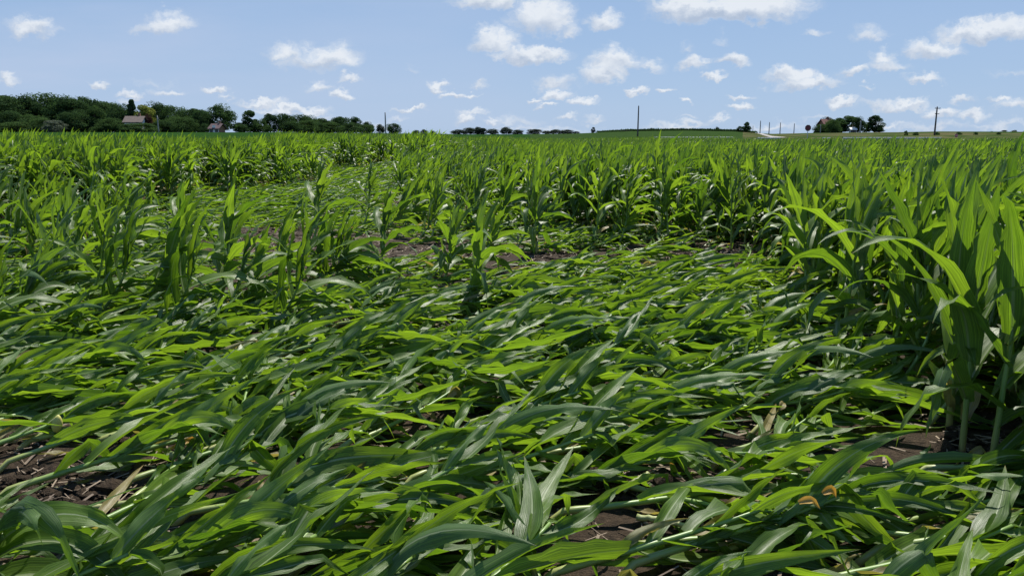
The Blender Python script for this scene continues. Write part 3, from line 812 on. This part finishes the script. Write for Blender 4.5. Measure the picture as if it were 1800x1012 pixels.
# ------------------------------------------------------------------ trees
def crown_mesh(name, w, h, seed, mat, lobes=26, leaves=2600, shape='round', leaf=0.42):
    r = np.random.default_rng(seed); C = []
    for i in range(lobes):
        if shape == 'cone':
            q = r.random() ** 0.8; rad = (1 - q) * 0.92 + 0.05; a = r.uniform(0, 6.28)
            c = np.array([math.cos(a) * rad * w / 2 * .7, math.sin(a) * rad * w / 2 * .7, h * (0.08 + 0.90 * q)]); s = w * (0.10 + 0.13 * (1 - q))
        else:
            q = r.random(); a = r.uniform(0, 6.28); zz = r.uniform(-1, 1)
            rad = math.sqrt(max(0, 1 - zz * zz)) * (0.55 + 0.35 * q)
            c = np.array([math.cos(a) * rad * w / 2 * .80, math.sin(a) * rad * w / 2 * .80, h * (0.50 + 0.41 * zz * (0.85 + .15 * q))]); s = min(w, h) * r.uniform(0.09, 0.25)
            if zz < -0.3: c[0] *= 1.25; c[1] *= 1.25
        C.append((c, s))
    off = r.normal(0, .06, 2) * w; C = [(c * np.array([1 + .12 * r.normal(), 1, 1]) + np.array([off[0] * c[2] / h, off[1] * c[2] / h, 0]), s) for c, s in C]
    per = leaves // lobes; V = []; 
    for c, s in C:
        d = r.normal(0, 1, (per, 3)); d /= np.linalg.norm(d, axis=1)[:, None]
        rad = s * (0.55 + 0.5 * r.random(per) ** 0.6); p = c + d * rad[:, None] * np.array([1.1, 1.1, 0.85])
        nn = d + r.normal(0, 0.55, (per, 3)) + np.array([0, 0, .25]); nn /= np.linalg.norm(nn, axis=1)[:, None]
        t = np.cross(nn, r.normal(0, 1, (per, 3))); t /= np.linalg.norm(t, axis=1)[:, None]; b = np.cross(nn, t)
        sz = leaf * r.uniform(0.5, 1.15, per)[:, None]
        V.append(np.stack([p - t * sz * .5, p + b * sz * .32, p + t * sz * .5, p - b * sz * .32], 1))
    V = np.concatenate(V).reshape(-1, 3); F = np.arange(len(V)).reshape(-1, 4)
    V[:, 2] = np.maximum(V[:, 2], 0.15)
    return mesh_np(name, V, F, None, [mat], None, False)

def trunk_mesh(name, h, rad, seed, mat):
    r = np.random.default_rng(seed); g = Geo(); n = 8
    path = np.stack([np.cumsum(r.normal(0, rad * .35, n)), np.cumsum(r.normal(0, rad * .35, n)), np.linspace(-0.2, h * .7, n)], 1)
    g.tube(path, np.linspace(rad * 1.15, rad * .35, n), 8)
    for i in range(5):
        k = r.integers(3, 7); p = path[k]; a = r.uniform(0, 6.28); L = h * r.uniform(.18, .3)
        q = np.array([p, p + np.array([math.cos(a) * .35, math.sin(a) * .35, .35]) * L, p + np.array([math.cos(a) * .65, math.sin(a) * .65, .9]) * L])
        g.tube(q, [rad * .4, rad * .28, rad * .1], 6)
    return g.mesh(name, [mat])

def foliage_mat(name, a, b, tr):
    m = new_mat(name); t = NT(m); out = t.n('ShaderNodeOutputMaterial')
    geo = t.n('ShaderNodeNewGeometry'); oi = t.n('ShaderNodeObjectInfo')
    n = t.noise(geo.outputs['Position'], 0.5, 3)
    f = t.math('ADD', t.math('MULTIPLY', oi.outputs['Random'], 0.5), t.math('MULTIPLY', n, 0.6))
    col = t.mix(f, a, b)
    d = t.n('ShaderNodeBsdfDiffuse'); t.set(d.inputs[0], col); tb = t.n('ShaderNodeBsdfTranslucent'); tb.inputs[0].default_value = tr
    mx = t.n('ShaderNodeMixShader'); mx.inputs[0].default_value = 0.25
    t.L.new(d.outputs[0], mx.inputs[1]); t.L.new(tb.outputs[0], mx.inputs[2]); t.L.new(mx.outputs[0], out.inputs[0]); return m
F_DARK = foliage_mat("dark_foliage", c4(0.022, 0.046, 0.019), c4(0.050, 0.086, 0.034), c4(0.06, 0.12, 0.03))
F_MID = foliage_mat("mid_foliage", c4(0.032, 0.062, 0.022), c4(0.064, 0.108, 0.038), c4(0.09, 0.165, 0.04))
F_YEL = foliage_mat("yellow_foliage", c4(0.12, 0.15, 0.03), c4(0.20, 0.22, 0.045), c4(0.25, 0.30, 0.05))
F_GREY = foliage_mat("silver_foliage", c4(0.11, 0.13, 0.09), c4(0.17, 0.19, 0.14), c4(0.12, 0.16, 0.09))
F_PURP = foliage_mat("purple_foliage", c4(0.035, 0.020, 0.020), c4(0.06, 0.035, 0.03), c4(0.07, 0.03, 0.03))
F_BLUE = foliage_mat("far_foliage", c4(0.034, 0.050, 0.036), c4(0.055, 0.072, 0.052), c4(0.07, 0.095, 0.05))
M_BARK = plain_mat("bark", c4(0.12, 0.095, 0.07), 0.9, 0.5, 2.0)

SHAPES = {}
def tree_meshes(shape, k, mat):
    key = (shape, k, mat.name)
    if key not in SHAPES:
        # unit tree: 10 m tall
        w = {'round': 10.0, 'tall': 7.0, 'cone': 6.0, 'bush': 12.0, 'slim': 6.0}[shape]
        cm = crown_mesh("crown", w, 10.0, 40 + k * 7 + len(shape), mat, {'cone': 34, 'tall': 26, 'slim': 20}.get(shape, 32), 9500, 'cone' if shape == 'cone' else 'round', 0.5)
        SHAPES[key] = (cm, trunk_mesh("trunk", 10.0, 0.28, 90 + k, M_BARK))
    return SHAPES[key]

def tree(px, top, base, width, D, shape, mat, label, group, k=0, name="tree"):
    """photo px of the centre, top, base and width; D metres away"""
    x = D * (px - 900) / FPX; y = D; z = float(terrain_z(x, y)) - 0.3
    ztop = EYE + D * (236 - top) / FPX; h = max(1.0, ztop - z)
    cm, tm = tree_meshes(shape, k, mat); w0 = {'round': 10.0, 'tall': 7.0, 'cone': 6.0, 'bush': 12.0, 'slim': 6.0}[shape]
    root = empty(name, (x, y, z), rng.uniform(0, 6.28)); sx = width * D / FPX / w0; root.scale = (sx, sx, h / 10.0)
    link("trunk", tm, root); link("crown", cm, root)
    tag(root, label, 'tree' if name != 'bush' else 'bush', group); return root

def plant_trees():
    W = "trees of the dense wood"
    back = [(25,175,50),(70,174,50),(115,174,50),(150,178,50),(182,181,46),(218,188,40),(8,176,60),(45,171,62),(95,170,66),(135,176,60),(165,174,58),(200,182,52),(232,188,40),(285,186,46),(312,189,44),(345,194,50),(365,198,40)]
    for i, (px, top, w) in enumerate(back):
        tree(px, top - 3, 233, w * 1.35, 262 + 8 * (i % 3), 'round', (F_DARK, F_DARK, F_MID)[i % 3], "dark broad-crowned tree in the tall back row of the wood beyond the field", W + ", back row", i % 4)
    front = [(50,214,50),(130,216,46),(165,216,44),(195,217,40),(328,217,40),(300,219,36),(-12,196,52),(28,197,58),(72,202,50),(92,208,40),(150,196,52),(180,204,40),(205,208,40),(222,213,34),(315,206,42),(338,208,40),(300,212,36),(352,205,40),(-40,186,60)]
    for i, (px, top, w) in enumerate(front):
        tree(px, top, 233, w * 1.3, 238 + 5 * (i % 3), 'bush', (F_MID, F_DARK, F_MID)[i % 3], "lower rounded tree in the front row of the wood, crown reaching the ground", W + ", front row", i % 4)
    U = None
    tree(246, 179, 233, 30, 255, 'cone', F_DARK, "pointed dark conifer rising above the roof among the wood", U)
    tree(270, 184, 233, 38, 250, 'tall', F_YEL, "yellow-green tree standing out of the dark wood beside the conifer", U)
    tree(185, 188, 233, 34, 246, 'tall', F_YEL if False else F_MID, "olive-green tree in the wood at the shoulder of its skyline", U, 2)
    tree(112, 212, 233, 44, 232, 'bush', F_GREY, "silvery grey bush at the foot of the wood", U, 1, "bush")
    tree(272, 203, 233, 30, 243, 'bush', F_PURP, "dark purple-leaved tree beside the brown roof", U, 2)
    tree(256, 217.5, 233, 72, 233, 'bush', F_MID, "round green bush growing in front of the brown roof", U, 3, "bush")
    tree(236, 219, 233, 34, 232, 'bush', F_DARK, "small dark bush at the edge of the brown roofed house", U, 1, "bush")
    tree(10, 217, 233, 46, 231, 'bush', F_MID, "low green bush at the edge of the wood, end of the field", U, 0, "bush")
    tree(366, 194, 233, 36, 246, 'round', F_DARK, "dark tree joined to the tallest tree by the small brick house", U, 3)
    tree(402, 186, 233, 58, 250, 'round', F_MID, "tallest broad tree by the small brick house, sunlit on one side", U, 1)
    tree(372, 218, 233, 24, 238, 'bush', F_DARK, "low bush beside the small brick house", U, 2, "bush")
    tree(449, 194, 233, 28, 268, 'tall', F_MID, "lone upright tree with a sky gap beside the tallest tree", U, 1)
    tree(432, 216, 233, 30, 268, 'bush', F_DARK, "low dark bush under the lone upright tree, sky gap side", U, 1, "bush")
    tree(470, 210, 233, 26, 274, 'bush', F_MID, "small rounded bush between the lone upright tree and the dark trees", U, 2, "bush")
    tree(483, 199, 233, 26, 280, 'tall', F_DARK, "dark narrow tree, first of the dark pair past the lone upright tree", U, 0)
    tree(506, 200, 233, 44, 284, 'round', F_DARK, "dark broad tree, second of the dark pair past the lone upright tree", U, 2)
    tree(478, 222, 233, 18, 268, 'bush', F_MID, "small bush at the foot of the dark pair", U, 3, "bush")
    far = [(533,203,34),(552,205,30),(572,208,30),(585,212,26)]
    for i, (px, top, w) in enumerate(far):
        tree(px, top, 233, w * 1.5, 300 + i * 6, 'round', (F_DARK, F_MID)[i % 2], "mid-sized tree in the low run of wood between the dark pair and the domed tree", "trees of the low run of wood", i % 4)
    for i, (px, top, w) in enumerate([(436,219,30),(462,219,30),(520,214,40),(545,213,40),(565,215,40),(590,216,40),(625,216,40),(648,220,30)]):
        tree(px, top, 233.5, w * 1.2, 262 + i * 9, 'bush', (F_DARK, F_MID)[i % 2], "low bushy tree filling the foot of the low run of wood", "bushy trees at the foot of the low wood", i % 4)
    tree(606, 205, 233, 40, 330, 'round', F_DARK, "domed dark tree, broadest near the far end of the wood", U, 3)
    tree(630, 206, 233, 26, 335, 'tall', F_DARK, "tree leaning against the domed dark tree", U, 2)
    tree(652, 215, 234, 26, 350, 'round', F_DARK, "smaller dark tree behind the domed tree before the thin pole", U, 1)
    tree(672, 219, 234, 18, 355, 'round', F_BLUE, "low dark tree just before the thin pole", U, 0)
    tree(697, 217, 235, 28, 370, 'round', F_DARK, "isolated round tree just past the thin pole", U, 2)
    for i, (px, top, w) in enumerate([(735,229,14),(748,228,14),(764,230,12)]):
        tree(px, top, 236, w, 520, 'round', F_BLUE, "tiny tree barely rising over the standing corn", "tiny trees over the corn", i)
    mid = [(808,228,20,"small tree at the start of the far row of trees"),(828,225,26,"broad low tree, second of the far row"),(840,223,12,"thin tree against the second of the far row"),
           (850,225,13,"small upright tree in the far row before the first gap"),(867,227,18,"round bush-like tree after the first gap of the far row"),(890,224,20,"two-headed tree in the middle of the far row"),
           (910,228,18,"low round tree beside the two-headed one in the far row"),(938,227,22,"grey-green tree alone in the second half of the far row"),(960,230,14,"small tree in the far row before the long clump"),
           (976,228,22,"long dark clump tree in the second half of the far row"),(995,228,20,"dark tree nearly touching the long clump in the far row"),(1012,231,10,"last small open tree of the far row")]
    for i, (px, top, w, lab) in enumerate(mid):
        tree(px, top, 236.5, w * 1.3, 540, 'round', F_BLUE, lab, U, i % 4)
    tree(1039, 223.5, 234, 9, 430, 'slim', F_BLUE, "single lollipop tree standing alone on the rising field", U, 1)
    tree(1069, 229, 234, 14, 420, 'bush', F_BLUE, "low rounded tree at the foot of the hill ridge", U, 1)
    for px, top, w, lab in [(1096,229,22,"flat bush on the ridge near the tall bare pole"),(1140,225.5,12,"small bush on the ridge just past the tall bare pole"),(1184,226,16,"pair of tiny bushes in the middle of the ridge"),(1225,226.5,26,"long low bush on the ridge"),(1254,223.5,10,"rounded tree at the high point of the ridge")]:
        tree(px, top, 232, w, 345, 'bush', F_BLUE, lab, U, 2, "bush")
    tree(1294, 222, 233, 15, 325, 'bush', F_DARK, "lower lobe of dark trees at the end of the ridge by the gravel road", U, 0)
    tree(1304, 214.5, 233, 14, 322, 'tall', F_DARK, "taller dark tree at the end of the ridge by the gravel road", U, 3)
    grove = [(1426,228,10,'cone',F_DARK,"small dark spruce at the outer edge of the farm grove"),(1440,208,28,'round',F_BLUE,"tree behind the red roof in the farm grove"),(1452,210,22,'round',F_MID,"tree beside the red roof in the farm grove"),
             (1468,207,22,'round',F_DARK,"dark tree in the middle of the farm grove"),(1483,203,28,'tall',F_MID,"tallest tree of the farm grove"),(1498,207,22,'round',F_DARK,"tree at the gap side of the farm grove"),
             (1512,219,10,'cone',F_DARK,"dark spruce filling the gap beside the separate tree"),(1526,203,24,'tall',F_DARK,"separate dense tree at the end of the farm grove"),(1534,222,14,'cone',F_DARK,"small spruce at the foot of the separate dense tree"),(1437,218.5,34,'bush',F_DARK,"low bush in front of the red roof")]
    for i, (px, top, w, sh, mt, lab) in enumerate(grove):
        tree(px, top, 235, w * 1.3, 300 - (i % 3) * 4 - (14 if ('low bush' in lab or 'beside the red' in lab) else 0), sh, mt, lab, U, i % 4)
    tree(1453, 213, 235, 30, 283, 'round', F_MID, "rounded green tree in front of the red roofed farmhouse", U, 1)
    for i, (px, top, w) in enumerate([(1580,229.5,7),(1597,232,12),(1634,232,10),(1672,233,12),(1700,234,9),(1740,235,10),(1790,235,9)]):
        tree(px, top, 236, w, 200, 'bush', F_MID, "low shrub in the rough grass along the road", "shrubs in the rough grass", i % 4, "bush")
    for i, (px, top, w, lab) in enumerate([(1727,231,6,"tiny far tree alone on the right skyline"),(1749,229,11,"first of three far trees on the right skyline"),(1767,229,11,"middle of three far trees on the right skyline"),(1790,229,14,"last of three far trees on the right skyline, near the edge")]):
        tree(px, top, 233, w * 1.2, 600, 'bush', F_BLUE, lab, U, i)
plant_trees()

# ------------------------------------------------------------------ houses
M_BRICK = plain_mat("brick_wall", c4(0.30, 0.15, 0.09), 0.85, 0.4, 3.0); M_ROOFB = plain_mat("brown_roof", c4(0.13, 0.10, 0.085), 0.9, 0.35, 1.5)
M_ROOFR = plain_mat("red_roof", c4(0.13, 0.042, 0.034), 0.85, 0.3, 1.5); M_WHITE = plain_mat("white_siding", c4(0.72, 0.72, 0.70), 0.7, 0.1, 1.0)
M_GLASS = plain_mat("window_glass", c4(0.03, 0.04, 0.05), 0.12, 0.3, 2.0); M_ROOFP = plain_mat("plum_roof", c4(0.12, 0.075, 0.075), 0.9, 0.3, 1.5)
def house(px, D, w, depth, wall_h, roof_h, rz, wall_m, roof_m, label, z_lift=0.0):
    x = D * (px - 900) / FPX; z = float(terrain_z(x, D)) - 0.1
    root = empty("farm_house", (x, D, z), rz); tag(root, label, "house")
    wh = wall_h + z_lift
    g = Geo(); g.box((0, 0, wh / 2), (w, depth, wh)); a = w / 2
    g.add([(-a, -depth/2, wh + .002), (-a, depth/2, wh + .002), (-a, 0, wh + roof_h - .15), (a, -depth/2, wh + .002), (a, depth/2, wh + .002), (a, 0, wh + roof_h - .15)], [(0, 1, 2), (5, 4, 3)])
    link("wall", g.mesh("wall", [wall_m], False), root)
    g = Geo(); e = 0.5; t = .18; W2 = w/2 + e; dd = depth/2 + e; lo = wh - e * roof_h / (depth / 2)
    for s in (-1, 1):
        v = [(-W2, s*dd, lo), (W2, s*dd, lo), (W2, 0, wh + roof_h), (-W2, 0, wh + roof_h)]
        v += [(p[0], p[1], p[2] + t) for p in v]
        g.add(v, [(3,2,1,0),(4,5,6,7),(0,1,5,4),(1,2,6,5),(2,3,7,6),(3,0,4,7)])
    rf = link("roof", g.mesh("roof", [roof_m], False), root)
    g = Geo(); g.box((w * .22, depth * .12, wh + roof_h + .3), (.6, .6, 1.4)); link("chimney", g.mesh("chimney", [M_BRICK], False), rf)
    for wx in (-w * .3, w * .28):
        g = Geo(); g.box((wx, -depth/2 - .04, wh * .55), (1.3, .1, 1.4)); f = link("window", g.mesh("window", [M_WHITE], False), root)
        g = Geo(); g.box((wx, -depth/2 - .10, wh * .55), (1.05, .04, 1.15)); link("pane", g.mesh("pane", [M_GLASS], False), f)
    g = Geo(); g.box((0, -depth/2 - .05, 1.05), (1.0, .1, 2.1)); link("door", g.mesh("door", [M_WHITE], False), root)
house(252, 240, 4.6, 5, 2.9, 1.5, 0.1, M_WHITE, M_ROOFB, "house with a low brown roof showing between the trees of the wood", 0.3)
house(392, 236.5, 2.9, 3.2, 1.3, 1.1, -0.25, M_BRICK, M_ROOFP, "small brick house with a plum roof under the tallest tree")
house(1441, 294, 3.6, 4.4, 3.0, 1.8, 0.2, M_BRICK, M_ROOFR, "farmhouse with a red roof rising out of the farm grove")
house(1487, 291, 1.5, 2.0, 1.3, .5, 0.0, M_WHITE, M_WHITE, "small white shed at the foot of the tallest grove tree")

# ------------------------------------------------------------------ road, guardrail, dirt, poles, signs
M_ROAD = plain_mat("gravel_road", c4(0.27, 0.25, 0.22), 0.9, 0.15, 0.7); M_ASPH = plain_mat("asphalt", c4(0.10, 0.10, 0.10), 0.9, 0.3, 0.5)
M_GALV = plain_mat("galvanised_steel", c4(0.42, 0.44, 0.46), 0.5, 0.15, 1.0); M_POLE = plain_mat("weathered_pole", c4(0.10, 0.085, 0.075), 0.85, 0.4, 1.5)
M_POLEG = plain_mat("grey_pole", c4(0.30, 0.29, 0.27), 0.85, 0.3, 1.5)
patch("dirt_patch", [(982, 150), (1060, 150), (1056, 190), (990, 190)], M_TAN, 0.05)
patch("road", [(1120, 104), (2300, 112), (2300, 119), (1120, 111)], M_ASPH, 0.25, 60, 4)
patch("gravel_road", [(1352, 215), (1375, 215), (1321, 400), (1312, 400)], M_ROAD, 0.06, 6, 30)

def guardrail(px0, px1, D, top, label):
    n = 14; g = Geo(); xs = np.linspace(D * (px0 - 900) / FPX, D * (px1 - 900) / FPX, n)
    zt = EYE + D * (236 - top) / FPX
    prof = [(-.0, .0), (-.06, .06), (.0, .13), (-.0, .18), (-.06, .25), (.0, .31)]
    V = [(x, D + py, zt - .31 + pz) for x in xs for py, pz in prof] + [(x, D + py + .02, zt - .31 + pz) for x in xs for py, pz in prof]
    k = len(prof); m = n * k
    F = [(i*k + j, (i+1)*k + j, (i+1)*k + j + 1, i*k + j + 1) for i in range(n - 1) for j in range(k - 1)]
    F += [tuple(a + m for a in f)[::-1] for f in F]
    F += [(i*k + k-1, (i+1)*k + k-1, m + (i+1)*k + k-1, m + i*k + k-1) for i in range(n-1)]
    g.add(V, F)
    root = empty("guardrail", (0, 0, 0)); tag(root, label, "guardrail", None)
    link("rail", g.mesh("rail", [M_GALV], False), root)
    for x in np.linspace(xs[0], xs[-1], max(2, int((xs[-1] - xs[0]) / 2.5))):
        g = Geo(); zb = float(terrain_z(x, D)) - .1; g.box((x, D + .12, (zt + zb) / 2), (.12, .16, zt - zb)); link("post", g.mesh("post", [M_POLEG], False), root)
guardrail(1146, 1282, 104, 240.6, "long pale guardrail below the green hill field")
guardrail(1324, 1364, 104, 241.4, "short pale guardrail below the gravel road")
guardrail(1436, 1450, 105, 241.5, "very short pale guardrail piece below the farm grove")
guardrail(1472, 1642, 105, 241.2, "long pale guardrail running past the pole with crossarms")

def pole(px, top, D, rad, mat, label, group=None, arms=(), lean=0.0):
    x = D * (px - 900) / FPX; z = float(terrain_z(x, D)) - .3; h = EYE + D * (236 - top) / FPX - z
    root = empty("utility_pole", (x, D, z)); tag(root, label, "utility pole", group)
    g = Geo(); n = 6; g.tube([(lean * h * q, 0, h * q) for q in np.linspace(0, 1, n)], np.linspace(rad * 1.15, rad * .8, n), 10)
    link("shaft", g.mesh("shaft", [mat]), root)
    for zz, half in arms:
        g = Geo(); g.box((lean * (h - zz), -rad - .05, h - zz), (2 * half, .1, .13)); a = link("crossarm", g.mesh("crossarm", [mat], False), root)
        for q in (-.9, .9):
            g = Geo(); g.tube([(q * half + lean * (h - zz), -rad - .05, h - zz + .06), (q * half + lean * (h - zz), -rad - .05, h - zz + .2)], .05, 6); link("insulator", g.mesh("insulator", [M_POLEG]), a)
    g = Geo(); g.tube([(lean * h, 0, h - .02), (lean * h, 0, h + .12)], [rad * .5, .02], 6); link("cap", g.mesh("cap", [mat]), root)
pole(1117, 188.5, 190, .16, M_POLE, "tall bare dark pole standing before the green hill field", lean=0.006)
pole(1629.5, 190, 190, .18, M_POLE, "dark utility pole with two crossarms beside the long guardrail", arms=((.35, .62), (1.6, .48)), lean=0.004)
pole(682, 199.5, 230, .19, M_POLEG, "thin grey pole rising above the standing corn near the end of the wood")
pole(290.5, 205, 226, .17, M_POLEG, "pale grey pole in front of the dark wood", lean=-.02)
for i, (px, top, D) in enumerate([(1328, 213.5, 330), (1343.5, 216, 345), (1362.5, 216.5, 360), (1386.5, 218, 375)]):
    pole(px, top, D, .17, M_POLE, ["tallest pole of the row by the gravel road", "second pole of the row by the gravel road", "third pole of the row by the gravel road", "last pole of the row, nearest the stop sign"][i], "poles by the gravel road")
pole(1315.5, 222, 420, .14, M_POLEG, "faint thin pole beside the dark trees at the ridge end")
pole(1432, 220, 270, .13, M_POLEG, "thin pale pole before the red roofed farmhouse")
pole(1500.5, 213.5, 270, .22, M_POLEG, "grey pole standing before the farm grove")

M_RED = plain_mat("sign_red", c4(0.42, 0.02, 0.03), 0.45, 0.1, 1.0); M_SIGNW = plain_mat("sign_white", c4(0.8, 0.8, 0.8), 0.5, 0.05, 1.0); M_RED_SHADE = plain_mat("sign_red_shade", c4(0.085, 0.012, 0.022), 0.5, 0.2, 1.0)  # the darker sign red has its backlit shade put into the colour
GLYPH = {'S': [(0,0,1,.16),(.8,0,.2,.5),(0,.42,1,.16),(0,.5,.2,.5),(0,.84,1,.16)], 'T': [(.4,0,.2,.84),(0,.84,1,.16)], 'O': [(0,0,.2,1),(.8,0,.2,1),(.2,0,.6,.16),(.2,.84,.6,.16)], 'P': [(0,0,.2,1),(.2,.84,.6,.16),(.2,.42,.6,.16),(.8,.42,.2,.58)]}
def stop_sign(px, cy, D, across, label, face, letters):
    x = D * (px - 900) / FPX; z = float(terrain_z(x, D)) - .2; zc = EYE + D * (236 - cy) / FPX - z
    root = empty("stop_sign", (x, D, z), 0.05); tag(root, label, "road sign")
    g = Geo(); g.box((0, .05, zc / 2), (.07, .05, zc)); link("post", g.mesh("post", [M_GALV], False), root)
    rr = across / 2 / math.cos(math.pi / 8)
    def octo(y0, y1, r):
        gg = Geo(); a = np.arange(8) * math.pi / 4 + math.pi / 8
        V = [(r * math.cos(t), y0, zc + r * math.sin(t)) for t in a] + [(r * math.cos(t), y1, zc + r * math.sin(t)) for t in a]
        gg.add(V, [tuple(range(8)), tuple(range(15, 7, -1))] + [(i, i + 8, (i + 1) % 8 + 8, (i + 1) % 8) for i in range(8)]); return gg
    link("border", octo(.0, .02, rr).mesh("border", [M_SIGNW if letters is M_SIGNW else face], False), root)
    f = link("sign_face", octo(-.008, .0 - .001, rr * .94).mesh("sign_face", [face], False), root)
    g = Geo(); lw = across * .15; lh = across * .34; x0 = -(4 * lw + 3 * lw * .35) / 2
    for i, ch in enumerate("STOP"):
        for (a, b, w, h) in GLYPH[ch]:
            g.box((x0 + i * lw * 1.35 + (a + w / 2) * lw, -.012, zc - lh / 2 + (b + h / 2) * lh), (w * lw, .004, h * lh))
    link("lettering", g.mesh("lettering", [letters], False), f)
stop_sign(1410.5, 225.5, 107, .78, "large backlit stop sign, shaded to dark maroon, against the sky, left of the farm grove", M_RED_SHADE, plain_mat("sign_letters_red", c4(0.2, 0.03, 0.05), .5, .1, 1.0))  # turned away from the sun: shade painted into face and border
stop_sign(1667.5, 238.3, 165, .70, "small bright red stop sign in the rough grass past the crossarm pole", M_RED, M_SIGNW)

# hedgerow along the top of the hill
def hedgerow():
    r = np.random.default_rng(9); P = []
    xs = np.linspace(1048, 1318, 420)
    for px in xs:
        D = float(np.interp(math.atan((px - 900) / FPX), KA, KD)) - 2; x = D * (px - 900) / FPX; z = float(terrain_z(x, D))
        for _ in range(14): P.append((x + r.normal(0, .4), D + r.uniform(-2, 2), z + r.random() * r.uniform(.5, .8)))
    P = np.array(P); n = len(P); nn = r.normal(0, 1, (n, 3)); nn /= np.linalg.norm(nn, axis=1)[:, None]
    t = np.cross(nn, r.normal(0, 1, (n, 3))); t /= np.linalg.norm(t, axis=1)[:, None]; b = np.cross(nn, t); s = r.uniform(.25, .6, n)[:, None]
    V = np.stack([P - t * s, P + b * s * .5, P + t * s, P - b * s * .5], 1).reshape(-1, 3)
    tag(link("hedge", mesh_np("hedge", V, np.arange(len(V)).reshape(-1, 4), None, [F_DARK], None, False)), "long dark hedge strip along the top of the hill field", "hedge")
hedgerow()
